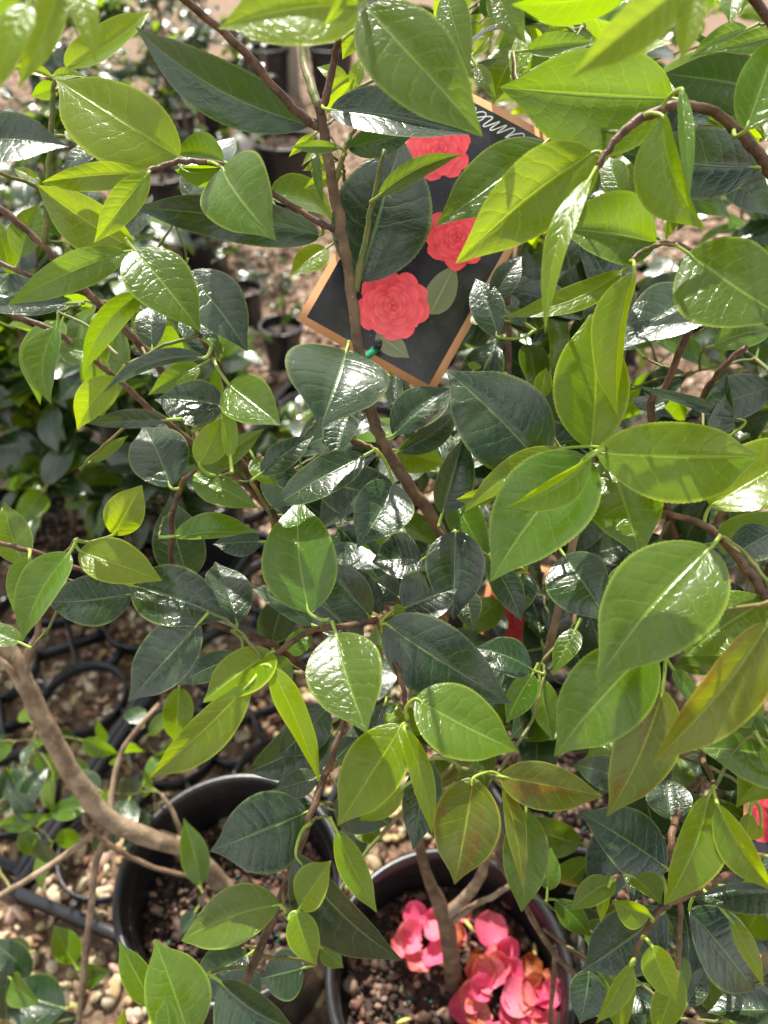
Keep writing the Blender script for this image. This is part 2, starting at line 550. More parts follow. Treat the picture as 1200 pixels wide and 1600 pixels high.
def pot_meshes(H, R, fill):
    key = (H, R, fill)
    if key in POT_MESH:
        return POT_MESH[key]
    rb = R * 0.78
    wall = [(0.001, 0.002), (rb, 0.0), (rb + .003, .004)]
    for i in range(1, 9):
        t = i / 8
        wall.append((rb + (R - .008 - rb) * t, .004 + (H - .034) * t))
    V, F = lathe(wall)
    mw = mesh_arrays('pot_wall', V, F, [MAT_POT])
    z0 = H - .032
    rim = [(R - .010, z0), (R - .001, z0 + .001), (R, z0 + .004), (R, H - .012), (R + .004, H - .010), (R + .005, H - .003), (R + .002, H),
           (R - .003, H), (R - .006, H - .003), (R - .007, H - .012), (R - .010, z0 - .004), (R - .016, fill - .01), (R - .016, fill - .03)]
    V, F = lathe(rim)
    mr = mesh_arrays('pot_rim', V, F, [MAT_POT])
    # potting mix: an uneven bed plus loose chips, one part
    rs = R - .0135
    N = int(1150 * (R / .14) ** 2)
    rr = rs * np.sqrt(rng.uniform(0, 1, N)); aa = rng.uniform(0, 2 * math.pi, N)
    hh = fill + .012 * (rr / rs) ** 2 + rng.uniform(-.004, .006, N)
    rr = rr * 0.965
    pos = np.stack([rr * np.cos(aa), rr * np.sin(aa), hh], 1)
    sz = rng.uniform(.004, .0115, N) ** 1.0 * (1 + 0.9 * (rng.uniform(size=N) < .08))
    mc = chips_mesh('potting_mix', pos, sz, PAL_SOIL, ICO1, (0.7, 1.5), (0.5, 0.95), jit=0.3)
    V, F = lathe([(0.001, fill - .002), (rs * .5, fill), (rs * .9, fill + .006), (rs, fill + .008)], 40)
    mb = mesh_arrays('soil_bed', V, F, [MAT_CHIP], cols=np.tile(np.array([[.05, .03, .022]]), (len(V), 1)))
    # green slow-release granules
    N = 26
    rr = rs * .9 * np.sqrt(rng.uniform(0, 1, N)); aa = rng.uniform(0, 2 * math.pi, N)
    pos = np.stack([rr * np.cos(aa), rr * np.sin(aa), np.full(N, fill + .013)], 1)
    mg = chips_mesh('granules', pos, np.full(N, .0042), [(0.01, 0.26, 0.17), (0.02, 0.20, 0.15)], ICO0, (0.9, 1.1), (0.8, 1.0))
    POT_MESH[key] = (mw, mr, mc, mb, mg)
    return POT_MESH[key]


def pot(label, x, y, H=.29, R=.14, fill=None, group=None, detail=True):
    fill = fill or H - .045
    mw, mr, mc, mb, mg = pot_meshes(H, R, fill)
    t = thing('plant_pot', label, 'pot', (x, y, 0), group)
    t.rotation_euler.z = random.uniform(0, 6)
    new_obj('wall', mw, t); t_rim = new_obj('rim', mr, t); t_soil = new_obj('soil', mb, t)
    if detail:
        tag(new_obj('potting_mix', mc, t_soil), kind='stuff')
        tag(new_obj('fertiliser_granules', mg, t_soil), kind='stuff')
    return t


def rim_pos(px, py, z):
    g = ground_at(px, py, z)
    return g.x, g.y


PF = rim_pos(703, 1517, .29)       # pot of the middle shrub
PL = rim_pos(360, 1372, .29)       # pot of the leaning bare shrub
PR = rim_pos(1098, 1500, .29)      # pot of the right shrub
PB = rim_pos(905, 1180, .27)       # pot behind
PN = (-0.17, -0.06)                # pot of the shrub at the photographer's feet
pot_front = pot('black plastic pot with fallen pink flowers on its bark mix', PF[0], PF[1], fill=.205)
pot('black plastic pot with a bare trunk leaning out over the tray', PL[0], PL[1], fill=.185)
pot('black plastic pot under the arching bright-leaved shrub, beside the flower-strewn pot', PR[0], PR[1], fill=.245)
pot('black plastic pot holding a cream stake, behind the flower-strewn pot', PB[0], PB[1], H=.27, R=.14, fill=.245)
pot('black plastic pot of the drooping reddish stem', PN[0], PN[1], fill=.245)

# raised white lettering on the front pot's rim: CCO
def stroke_letters(strokes, width):
    V, F = [], []
    for st in strokes:
        pts = catmull([np.array([x, y, 0.0]) for x, y in st], 6)
        b = len(V)
        for i, p in enumerate(pts):
            a = pts[max(0, i - 1)]; c = pts[min(len(pts) - 1, i + 1)]
            t = c - a; t /= np.linalg.norm(t) + 1e-9
            nn = np.array([-t[1], t[0], 0])
            V += [p + nn * width / 2, p - nn * width / 2]
        for i in range(len(pts) - 1):
            F.append([b + 2 * i, b + 2 * i + 1, b + 2 * i + 3, b + 2 * i + 2])
    return V, F


def arc_pts(cx, cy, rx, ry, a0, a1, n=7):
    return [(cx + rx * math.cos(math.radians(a0 + (a1 - a0) * i / (n - 1))), cy + ry * math.sin(math.radians(a0 + (a1 - a0) * i / (n - 1)))) for i in range(n)]


ls = [arc_pts(0.5, .5, .4, .5, 50, 310), arc_pts(1.6, .5, .4, .5, 50, 310), arc_pts(2.7, .5, .4, .5, 0, 360, 10)]
V, F = stroke_letters(ls, .18)
R_in = .14 - .0078
Vw = []
a0 = math.radians(14)
for v in V:
    ang = a0 - v[0] * .0055 / R_in
    z = .274 + v[1] * .007
    Vw.append(((R_in - .0008) * math.cos(ang), (R_in - .0008) * math.sin(ang), z))
pot_front.rotation_euler.z = 0
new_obj('rim_lettering', mesh_arrays('rim_lettering', Vw, F, [MAT_WHITE]), [c for c in pot_front.children if c.name.startswith('rim')][0])

# ------------------------------------------------------------------ trays (rings joined by struts, flat edge bars)
def ring_mesh():
    R, h, t = .076, .030, .0035
    V, F = lathe([(R, 0), (R + t, 0), (R + t, h), (R, h), (R, 0)], 40)
    return mesh_arrays('tray_ring', V, F, [MAT_TRAY], smooth=False)


def bar_mesh(L, w=.007, h=.026):
    V = [(x, y, z) for x in (0, L) for y in (-w / 2, w / 2) for z in (0, h)]
    F = [[0, 1, 3, 2], [4, 6, 7, 5], [0, 4, 5, 1], [2, 3, 7, 6], [1, 5, 7, 3], [0, 2, 6, 4]]
    return mesh_arrays('tray_bar', V, F, [MAT_TRAY], smooth=False)


RING = ring_mesh()
SP = .205
BAR_S = bar_mesh(SP - 2 * .078, .008)
BAR_D = bar_mesh(SP * 1.4142 - 2 * .078, .007)
ZT = .018


def tray(label, ox, oy, ang, nx, ny, skip):
    t = thing('pot_tray', label, 'tray', (ox, oy, 0), 'black ring trays set out on the gravel')
    t.rotation_euler.z = ang
    ca, sa = math.cos(ang), math.sin(ang)

    def add(name, me, x, y, rz=0, z=ZT):
        ob = new_obj(name, me, t, (x, y, z)); ob.rotation_euler.z = rz
        return ob
    for i in range(nx):
        for j in range(ny):
            x, y = (i + .5) * SP, (j + .5) * SP
            add('ring', RING, x, y)
            if i < nx - 1: add('strut', BAR_S, x + .078, y)
            if j < ny - 1: add('strut', BAR_S, x, y + .078, math.pi / 2)
            if i < nx - 1 and j < ny - 1:
                q = .0785 * .7071
                add('strut', BAR_D, x + q, y + q, math.pi / 4, ZT + .0012)
                add('strut', BAR_D, x + SP - q, y + q, math.pi * .75, ZT - .0012)
            if i == 0: add('strut', bar_mesh(SP / 2 - .085, .008), x - SP / 2 + .004, y)
            if i == nx - 1: add('strut', bar_mesh(SP / 2 - .085, .008), x + .079, y)
            if j == 0: add('strut', bar_mesh(SP / 2 - .085, .008), x, y - SP / 2 + .004, math.pi / 2)
            if j == ny - 1: add('strut', bar_mesh(SP / 2 - .085, .008), x, y + .079, math.pi / 2)
    W, H = nx * SP, ny * SP
    bw = .014
    add('edge_bar', bar_mesh(W + .016, bw, .030), -.008, 0, 0, ZT - .001)
    add('edge_bar', bar_mesh(W + .016, bw, .030), -.008, H, 0, ZT - .001)
    add('edge_bar', bar_mesh(H - .014, bw, .031), 0, .007, math.pi / 2, ZT - .0015)
    add('edge_bar', bar_mesh(H - .014, bw, .031), W, .007, math.pi / 2, ZT - .0015)
    for fx in (0, W):
        for fy in (0, H):
            new_obj('foot', bar_mesh(.016, .016, ZT + .002), t, (fx - .008, fy, -.001))
    return t


ga = ground_at(100, 1200, .045); gb = ground_at(200, 1062, .045)
ANG = math.atan2(gb.y - ga.y, gb.x - ga.x)
gc = ground_at(20, 1390, .045)
# the tray whose near corner shows at the lower left, and its neighbours
c0 = gc
ex_ = Vector((math.cos(ANG), math.sin(ANG), 0)); ey_ = Vector((-math.sin(ANG), math.cos(ANG), 0))
def tray_at(label, a, b, nx=4, ny=2):
    p = c0 + ex_ * a + ey_ * b
    tray(label, p.x, p.y, ANG, nx, ny, None)
tray_at('black ring tray beneath the leaning bare trunk', 0, -ny_ * SP if False else -2 * SP)
tray_at('black ring tray touching the low glossy shrubs', .03, 2 * .0 + .012, 4, 2)
tray_at('black ring tray between the rear pots', 4 * SP + .03, -2 * SP, 3, 3)

# ------------------------------------------------------------------ leaves
def prof(u, e=0.74, ac=0.42):
    f = np.sin(np.pi * np.clip(u, 0, 1) ** e) ** 0.80
    s = np.clip((u - 0.70) / 0.30, 0, 1)
    return f * (1 - ac * s * s * (3 - 2 * s))


def leaf_geometry(L, hl, hr, fold, curl, bend, wave, nu, nv, ph, droop=0.0, serr=0.014, twist=0.0, e=0.74, ac=0.42):
    """leaf in its own frame: x along, y to the right, z the upper face; returns verts, faces, uvs"""
    us = np.linspace(0, 1, nu + 1)
    V, U = [], []
    for i, u in enumerate(us):
        p = float(prof(u, e, ac))
        cx, cy = L * u, bend * 4 * u * (1 - u)
        cz = curl * L * 4 * u * (1 - u) - droop * L * u ** 3
        for j in range(-nv, nv + 1):
            s = j / nv
            hw = (hr if s > 0 else hl) * p
            k = abs(s)
            if abs(j) == nv and nu > 16:
                hw *= 1 + serr * (1 if i % 2 else -1)
            cup = 0.10 * math.sin(k * math.pi * .5)
            y = cy + math.copysign(hw * k * math.cos(fold), s) if s else cy
            z = cz + hw * math.sin(fold) * k - hw * cup * k * k + wave * L * math.sin(u * 9 + ph + (1.7 if s > 0 else 0)) * k * k * p
            if twist:
                tw = twist * (u - .35); ct, stw = math.cos(tw), math.sin(tw)
                y, z = cy + (y - cy) * ct - (z - cz) * stw, cz + (y - cy) * stw + (z - cz) * ct
            V.append((cx, y, z)); U.append((0.5 + 0.5 * s, u))
    m = 2 * nv + 1
    F = [[i * m + j, (i + 1) * m + j, (i + 1) * m + j + 1, i * m + j + 1] for i in range(nu) for j in range(2 * nv)]
    return np.array(V), F, U


class Shrub:
    def __init__(self, label, base, cat='shrub', group=None, name='camellia_shrub'):
        self.root = thing(name, label, cat, base, group)
        self.base = Vector(base)
        self.pts, self.rad = [], []
        self.n_leaf = 0

    def branch(self, pts, mat='red', name='branch', sides=8, n=5, snap=True):
        w = []
        for p in pts:
            if p[0] == 'w':
                w.append(np.array([p[1], p[2], p[3], p[4] / 1000.0]))
            else:
                q = P(p[0], p[1], p[2]); w.append(np.array([q.x, q.y, q.z, p[3] / 1000.0]))
        return self.branch_w(w, mat, name, sides, n, snap)

    def branch_w(self, w, mat='red', name='branch', sides=8, n=5, snap=True):
        if self.pts and snap:
            a = np.array(self.pts); i = int(np.argmin(((a - w[0][:3]) ** 2).sum(1)))
            if np.linalg.norm(a[i] - w[0][:3]) > 0.004:
                w = [np.append(a[i], w[0][3] * 1.1)] + list(w)
        path = catmull(w, n)
        path = [np.append(p[:3] + rng.normal(size=3) * 0.0004, max(p[3], .0005) * 0.9 * (1 + .035 * math.sin(i * 2.1))) for i, p in enumerate(path)]
        loc = Vector(path[0][:3])
        V, F = tube([np.append(p[:3] - np.array(loc), p[3]) for p in path], sides, 0.05)
        ob = new_obj(name, mesh_arrays(name, V, F, [BARK[mat]]), self.root, loc - self.base)
        for i in range(len(path) - 1):
            for t in (0, .5):
                self.pts.append(path[i][:3] * (1 - t) + path[i + 1][:3] * t)
        self.pts.append(path[-1][:3])
        return ob

    def nearest(self, p):
        a = np.array(self.pts)
        d = ((a - np.array(p)) ** 2).sum(1)
        i = int(np.argmin(d))
        return Vector(a[i]), math.sqrt(d[i])

    def attach(self, base, axis, seg_mat='red'):
        """where the petiole of a leaf at base starts; grows a twig when no branch is near"""
        q, d = self.nearest(base)
        if d < 0.030:
            return q
        end = base - axis * 0.009
        back = (end - EYE).normalized()
        mid = q.lerp(end, 0.55) + back * min(0.010, d * 0.08) - axis * min(.010, d * .08)
        r = 0.0009 + min(.0008, d * .005)
        w = [np.array([q.x, q.y, q.z, r * 1.25]), np.array([mid.x, mid.y, mid.z, r]), np.array([end.x, end.y, end.z, r * .8])]
        self.branch_w(w, seg_mat, 'twig', 6, 5)
        return end

    def hero(self, base, tip, wl, wr, typ, roll=None, fold=None, curl=None, bend=0.0, wave=None, stem=None, droop=0.0, tilt=0.0, e=None):
        """base, tip: 3-D points; wl, wr: half widths (m) as they should be seen left and right of the midrib"""
        e1 = tip - base
        L = e1.length
        e1 = e1 / L
        view = ((base + tip) / 2 - EYE).normalized()
        n0 = (-view - e1 * (-view).dot(e1)).normalized()
        e2 = e1.cross(n0)
        ratio = wl / max(wr, 1e-6)
        if fold is None:
            fold = 19 if 0.6 < ratio < 1.7 else 30
        fo = math.radians(fold)
        if roll is None:
            t = (ratio - 1) / (ratio + 1)
            roll = math.degrees(math.atan(t / max(math.tan(fo), 1e-3)))
            roll = max(-58, min(58, roll))
            if 0.7 < ratio < 1.4:
                roll += random.uniform(-14, 14)
        roll = max(-60, min(60, roll + tilt))
        ro = math.radians(roll)
        E2 = e2 * math.cos(ro) + n0 * math.sin(ro)
        N = n0 * math.cos(ro) - e2 * math.sin(ro)
        cap = 0.46 * L + 0.012
        hr = min(wr / max(.34, math.cos(fo + ro)), max(cap, wr)); hl = min(wl / max(.34, math.cos(fo - ro)), max(cap, wl))
        if curl is None: curl = random.uniform(.03, .085)
        if wave is None: wave = random.uniform(.006, .016)
        if bend == 0.0: bend = random.uniform(-.035, .035) * L
        V, F, U = leaf_geometry(L, hl, hr, fo, curl, bend, wave, 64, 4, random.uniform(0, 6), droop, serr=.009, twist=random.uniform(-.45, .45),
                                e=e or random.uniform(.68, .82), ac=random.uniform(.25, .55))
        q = self.attach(base, e1, 'green') if stem is None else stem
        M = Matrix((e1, E2, N)).transposed()
        loc = base
        nvt = len(V)
        qa = M.inverted() @ (q - loc)
        a = np.array(qa)
        k = max(.004, np.linalg.norm(a) * .4)
        pts = [np.append(a, .0014), np.append(a * .55 + np.array([-k * .35, 0, -k * .12]), .0011), np.array([0.0, 0, -.0002, .0010]), np.array([L * .10, bend * 4 * .10 * .90, curl * L * 4 * .10 * .90 - .0007, .0006])]
        TV, TF = tube(catmull(pts, 4), 6)
        Vall = np.concatenate([V, np.array(TV)])
        Fall = F + [[i + nvt for i in f] for f in TF]
        Uall = list(U) + [(0.5, 0.1)] * len(TV)
        mi = [0] * len(F) + [1] * len(TF)
        me = mesh_arrays('leaf', Vall, Fall, [LEAF[typ], PETIOLE], True, matidx=mi, uvs=Uall)
        ob = new_obj('leaf', me, self.root)
        ob.matrix_local = Matrix.Translation(loc - self.base) @ M.to_4x4()
        self.n_leaf += 1
        return ob

    def plain(self, base, axis, normal, L, typ):
        """a leaf that shares one of the common meshes"""
        axis = axis.normalized()
        n_ = normal - axis * normal.dot(axis)
        if n_.length < 1e-4: n_ = axis.orthogonal()
        n_.normalize()
        e2 = axis.cross(n_)
        M = Matrix((axis, e2, n_)).transposed()
        ob = new_obj('leaf', random.choice(PLAIN[typ]), self.root)
        ob.matrix_local = Matrix.Translation(base - self.base) @ (M.to_4x4() @ Matrix.Scale(L, 4))
        self.n_leaf += 1
        return ob


PLAIN = {}
for typ in 'ymdr':
    PLAIN[typ] = []
    for k in range(8):
        V, F, U = leaf_geometry(1.0, random.uniform(.24, .30), random.uniform(.24, .30), math.radians(random.uniform(8, 26)),
                                random.uniform(.03, .10), random.uniform(-.06, .06), .018, 14, 2, k, random.uniform(0, .22), twist=random.uniform(-.5, .5), e=random.uniform(.68, .82))
        nvt = len(V)
        TV, TF = tube(catmull([np.array([-.13, 0, -.02, .018]), np.array([-.05, 0, -.01, .014]), np.array([.1, 0, curl_ if False else .005, .008])], 2), 5)
        Vall = np.concatenate([V, np.array(TV)])
        me = mesh_arrays('leaf', Vall, F + [[i + nvt for i in f] for f in TF], [LEAF[typ], PETIOLE], True,
                         matidx=[0] * len(F) + [1] * len(TF), uvs=list(U) + [(0.5, 0.1)] * len(TV))
        PLAIN[typ].append(me)

# ------------------------------------------------------------------ the shrubs in front
M = Shrub('tall camellia shrub with a forked trunk and a hanging diamond tag', (PF[0], PF[1], .20))
R = Shrub('camellia shrub with arching stems and bright young leaves, right of the tagged shrub', (PR[0], PR[1], .24))
N = Shrub('camellia shrub with one slanting reddish stem rising beside the bare-trunk pot', (PN[0], PN[1], .24))
L_ = Shrub('leaning camellia with a bare tan trunk and bare twigs over the ring tray', (PL[0], PL[1], .23))

soilF = (PF[0], PF[1])
M.branch([('w', PF[0] + .012, PF[1] + .004, .19, 13), (705, 1500, .915, 11.5), (694, 1432, .885, 11), (672, 1380, .86, 7), (655, 1320, .83, 6.4), (650, 1250, .80, 6.2), (665, 1130, .75, 6),
          (688, 1000, .69, 5.6), (700, 900, .645, 5.4), (690, 835, .61, 5.4), (640, 760, .58, 5.2), (602, 700, .565, 5), (578, 635, .555, 4.6), (560, 540, .545, 4.4),
          (548, 450, .54, 4.3), (533, 360, .53, 4.2), (520, 290, .525, 4.1), (507, 215, .52, 4), (498, 160, .515, 3.4)], 'brown', 'trunk', 12, 6)
M.branch([(500, 195, .518, 4), (484, 190, .518, 3.6), (440, 150, .51, 3.2), (380, 80, .49, 3), (285, -5, .46, 2.6), (200, -70, .38, 2.2), (110, -110, .33, 2), (40, -100, .30, 1.8)], 'red')
M.branch([(498, 170, .515, 3.6), (487, 135, .52, 3.6), (475, 85, .53, 3.3), (470, 20, .53, 3)], 'green')
M.branch([(500, 178, .515, 3), (512, 140, .51, 2.8), (525, 80, .5, 2.6), (535, 20, .46, 2.3), (553, -30, .40, 2), (572, -40, .37, 1.8)], 'red')
M.branch([(554, 455, .54, 2.8), (563, 415, .535, 2.5), (575, 350, .53, 2.2), (588, 290, .525, 2), (600, 235, .52, 1.6)], 'green')
M.branch([(524, 285, .525, 2.6), (532, 255, .52, 2.2), (545, 220, .52, 2), (556, 198, .52, 1.6)], 'green')
M.branch([(531, 362, .53, 2.8), (515, 356, .53, 2.6), (480, 335, .53, 2.4), (430, 305, .53, 2.2), (388, 278, .515, 2), (345, 258, .50, 2.2), (290, 252, .49, 2), (245, 262, .485, 1.9), (224, 273, .48, 1.5)], 'red')
M.branch([(694, 960, .672, 5), (560, 920, .68, 4.6), (460, 850, .66, 4.4), (425, 800, .64, 4.2), (400, 755, .63, 4), (330, 665, .61, 3.8), (270, 597, .60, 3.8), (200, 520, .58, 3.6), (140, 460, .57, 3.3), (70, 385, .56, 3), (0, 325, .55, 2.8), (-60, 270, .54, 2.4)], 'red')
M.branch([(425, 800, .64, 3), (370, 745, .62, 2.9), (290, 684, .60, 2.7), (231, 635, .585, 2.6), (192, 600, .575, 2.4), (105, 530, .56, 2.3), (49, 502, .555, 2.2), (-40, 470, .55, 2)], 'red')
M.branch([(140, 460, .57, 2.2), (40, 428, .56, 2), (0, 410, .56, 1.9), (-40, 395, .55, 1.8)], 'red')
M.branch([(70, 385, .56, 2.6), (75, 300, .55, 2.3), (78, 230, .545, 2.2), (82, 160, .53, 2), (85, 122, .52, 1.6)], 'green')
M.branch([(405, 765, .63, 3), (385, 700, .58, 2.7), (365, 640, .53, 2.5), (355, 605, .50, 2.3), (337, 562, .48, 2.1), (310, 520, .465, 1.5)], 'red')
M.branch([(655, 1210, .78, 3.8), (560, 1090, .68, 3.4), (474, 1042, .60, 3), (420, 1004, .56, 2.7), (322, 969, .535, 2.4), (260, 945, .525, 2.1), (205, 920, .515, 2), (160, 903, .505, 1.9), (112, 885, .5, 1.9), (45, 860, .49, 1.8), (-20, 845, .48, 1.6)], 'red')
M.branch([(205, 923, .515, 2), (150, 917, .51, 1.8), (105, 906, .505, 1.5)], 'red')
M.branch([(330, 972, .537, 2.2), (280, 920, .53, 2.1), (270, 880, .52, 2), (269, 810, .50, 1.9), (284, 757, .485, 1.7), (310, 730, .475, 1.4)], 'red')
M.branch([(697, 930, .655, 3.2), (660, 945, .6, 2.8), (625, 955, .54, 2.6), (590, 968, .5, 2.5), (545, 979, .485, 2.3), (490, 984, .475, 2.2), (445, 1010, .465, 2), (412, 1040, .455, 1.8), (400, 1055, .45, 1.4)], 'red')
M.branch([(590, 968, .5, 2.3), (607, 1010, .48, 2), (628, 1070, .455, 1.8), (636, 1120, .445, 1.5), (634, 1138, .44, 1.2)], 'red')
M.branch([(694, 1434, .885, 8), (742, 1385, .86, 7), (765, 1330, .83, 5), (800, 1240, .79, 4.6), (830, 1120, .74, 4.4), (860, 1000, .68, 4), (885, 900, .62, 3.6), (905, 800, .55, 3), (925, 715, .485, 2.2)], 'tan')
M.branch([(700, 1445, .89, 5), (740, 1415, .875, 4), (775, 1398, .86, 3.6), (835, 1350, .82, 3), (880, 1250, .78, 2.6)], 'tan')
M.branch([(662, 1150, .757, 2.6), (690, 1180, .66, 2.2), (735, 1203, .53, 1.9), (785, 1214, .49, 1.4)], 'green')
M.branch([(596, 702, .565, 2.4), (560, 693, .55, 2.2), (535, 680, .54, 2), (505, 690, .52, 1.6)], 'red')
M.branch([(885, 900, .62, 3), (835, 780, .63, 2.8), (803, 680, .63, 2.7), (797, 600, .62, 2.6), (795, 500, .61, 2.5), (792, 430, .60, 2.3), (800, 370, .59, 2)], 'red')

R.branch([('w', PR[0], PR[1], .225, 12), (1098, 1400, .88, 9), (1110, 1300, .83, 8), (1140, 1150, .75, 7), (1175, 1000, .70, 6), (1215, 850, .66, 5.4), (1240, 700, .61, 5), (1250, 500, .55, 4.4), (1240, 340, .48, 4), (1214, 285, .44, 3.6)], 'brown', 'trunk', 12, 6)
R.branch([(1214, 290, .445, 3.8), (1196, 258, .43, 3.6), (1170, 222, .425, 3.4), (1130, 185, .42, 3.2), (1090, 167, .415, 3.1), (1050, 165, .415, 3), (1000, 185, .415, 2.8), (965, 215, .415, 2.5), (932, 262, .415, 1.8)], 'red')
R.branch([(1214, 290, .445, 3.4), (1225, 180, .42, 3), (1215, 60, .40, 2.8), (1120, -60, .37, 2.5), (1000, -100, .34, 2.3), (880, -95, .33, 2.1), (780, -70, .33, 1.8)], 'red')
R.branch([(1205, 505, .53, 3), (1130, 440, .50, 2.6), (1085, 398, .475, 2.3), (1045, 380, .465, 2), (1010, 388, .46, 1.8), (985, 408, .455, 1.4)], 'red')
R.branch([(1150, 1000, .68, 3.4), (1060, 850, .64, 3.3), (1018, 650, .58, 3.2), (1042, 600, .57, 3.1), (1067, 537, .55, 3), (1100, 470, .53, 2.6)], 'red')
R.branch([(1180, 760, .60, 2.6), (1100, 640, .58, 2.5), (1123, 582, .56, 2.4), (1168, 540, .545, 2.2)], 'red')
R.branch([(1152, 990, .675, 4), (1235, 1030, .55, 3.6), (1203, 950, .47, 3.3), (1185, 915, .46, 3.2), (1160, 880, .455, 3), (1130, 845, .45, 2.8), (1095, 818, .445, 2.5), (1055, 806, .44, 2), (1010, 800, .445, 1.5)], 'red')
R.branch([(1110, 1300, .83, 3.4), (1185, 1320, .65, 3), (1150, 1358, .52, 2.5), (1100, 1385, .47, 2.3), (1062, 1405, .455, 2.2), (1030, 1425, .45, 2), (1003, 1465, .445, 1.8), (988, 1510, .44, 1.3)], 'red')
R.branch([(1062, 1406, .455, 2.1), (1063, 1460, .45, 1.9), (1058, 1522, .445, 1.4)], 'red')
R.branch([(1130, 1150, .75, 2.8), (1112, 1120, .58, 2.3), (1100, 1180, .48, 2), (1117, 1228, .44, 1.4)], 'red')
R.branch([(1128, 1180, .76, 3), (1075, 1240, .60, 2.8), (1052, 1290, .50, 2.7), (1048, 1358, .49, 2.4)], 'red')
R.branch([(1048, 1356, .49, 2), (1000, 1362, .475, 1.8), (955, 1374, .46, 1.3)], 'red')
R.branch([('w', PR[0] - .01, PR[1] - .01, .24, 5), (1020, 1590, .83, 4), (913, 1530, .72, 3.4), (867, 1491, .68, 3.2), (832, 1435, .66, 3), (790, 1365, .63, 2.4), (770, 1335, .62, 2)], 'brown')
R.branch([(1000, 1575, .82, 2.6), (958, 1535, .74, 2.2), (910, 1497, .70, 2.2), (850, 1452, .665, 2)], 'brown')
R.branch([(867, 1492, .68, 2.6), (864, 1540, .72, 2.6), (860, 1600, .78, 2.6), (870, 1660, .84, 2.8)], 'brown')

N.branch([('w', PN[0], PN[1], .225, 8), ('w', PN[0] - .01, PN[1] + .03, .5, 5), (300, 1720, .44, 3.2), (350, 1610, .45, 3), (395, 1510, .46, 3), (440, 1400, .475, 2.9), (480, 1290, .49, 2.8), (512, 1200, .51, 2.7), (536, 1132, .53, 2.2), (550, 1080, .55, 1.6)], 'red', 'trunk', 10, 6)

L_.branch([('w', PL[0] + .01, PL[1], .165, 15), (300, 1335, .985, 13), (230, 1308, .955, 13), (170, 1280, .93, 13), (120, 1220, .905, 12.5), (80, 1150, .885, 12), (45, 1080, .865, 11.5), (15, 1015, .85, 10), (-25, 960, .84, 8)], 'tan', 'trunk', 12, 6)
L_.branch([(35, 1065, .86, 6), (45, 1020, .85, 5), (60, 990, .84, 4), (58, 950, .83, 3)], 'tan')
L_.branch([(45, 1080, .865, 5), (10, 1040, .84, 4), (-30, 1010, .83, 3.5)], 'tan')
L_.branch([(168, 1284, .93, 4.6), (90, 1345, .9, 4.2), (0, 1400, .87, 3.7), (-60, 1440, .85, 3.2)], 'tan')
L_.branch([(175, 1290, .935, 5), (150, 1345, .93, 5), (142, 1420, .93, 4.6), (132, 1500, .95, 4.6), (122, 1610, .97, 4)], 'tan')
L_.branch([(140, 1270, .92, 4), (135, 1285, .91, 3.8), (180, 1325, .92, 3.6), (240, 1355, .94, 3.4), (312, 1373, .965, 3.2)], 'brown')
L_.branch([(172, 1278, .93, 4.2), (176, 1230, .94, 3.8), (195, 1165, .95, 3.5), (248, 1100, .96, 3)], 'tan')
L_.branch([(288, 1330, .98, 3.8), (275, 1280, .975, 3.2), (253, 1240, .97, 2.6)], 'tan')

# every leaf that can be told apart: base, tip, half width left / right of the midrib (tile units of 0.35 photo px), depth, kind
def read(shrub, ox, oy, k, rows):
    for row in rows.strip().splitlines():
        row = row.split('#')[0].strip()
        if not row: continue
        f = row.split()
        bx, by, tx, ty, wl, wr, d = map(float, f[:7])
        typ = f[7]
        kw = dict(a.split('=') for a in f[8:])
        sh = SHR[kw.pop('s')] if 's' in kw else shrub
        kw = {a: float(b) for a, b in kw.items()}
        dd = kw.pop('dd', None)
        s = d / FPX * k
        Lp = math.hypot(tx - bx, ty - by) * s
        # most blades lie flatter than the picture plane: the lower side of each comes towards the viewer
        dxn, dyn = (tx - bx) * s / Lp, (ty - by) * s / Lp
        tl = random.gauss(11, 8)
        kw['tilt'] = tl * dxn
        if 'fold' in kw and kw['fold'] < 12: kw['fold'] += 7
        if dd is None:
            dd = -math.tan(math.radians(tl)) * dyn
            W3 = 1.6 * (wl + wr) * s
            if W3 > Lp * 1.08:
                dd += -min(.8, math.sqrt(W3 * W3 - Lp * Lp) / Lp) * dyn * .8
        b = P(ox + bx * k, oy + by * k, d)
        t = P(ox + tx * k, oy + ty * k, d + dd * Lp)
        if 'bend' in kw: kw['bend'] *= s
        ROWS.append((d, sh, b, t, wl * s, wr * s, typ, kw))


SHR = {'M': M, 'R': R, 'N': N, 'L': L_}
ROWS = []
z = 0.35
read(M, 0, 0, z, """
800 705 250 355 190 160 .49 y roll=-8 fold=8
295 305 678 38 95 45 .60 y bend=40
330 -80 430 280 60 62 .30 y
270 -60 80 400 62 72 .30 y
130 20 -20 430 60 72 .28 y
110 -20 -60 110 40 40 .34 m
-150 640 305 655 125 95 .46 d fold=24
235 345 50 305 18 32 .52 y
235 340 385 345 32 18 .52 y
262 385 140 430 40 36 .56 m
430 660 280 775 32 42 .53 d
595 1110 165 825 130 95 .485 y
665 770 420 1085 62 72 .465 y
640 775 185 815 62 56 .475 y
1000 722 770 690 60 110 .52 m
985 745 780 760 75 20 .515 m
90 1150 180 905 75 58 .56 m
330 630 290 580 20 22 .53 y
380 640 330 600 18 18 .53 y
170 800 60 750 25 25 .54 y
""")
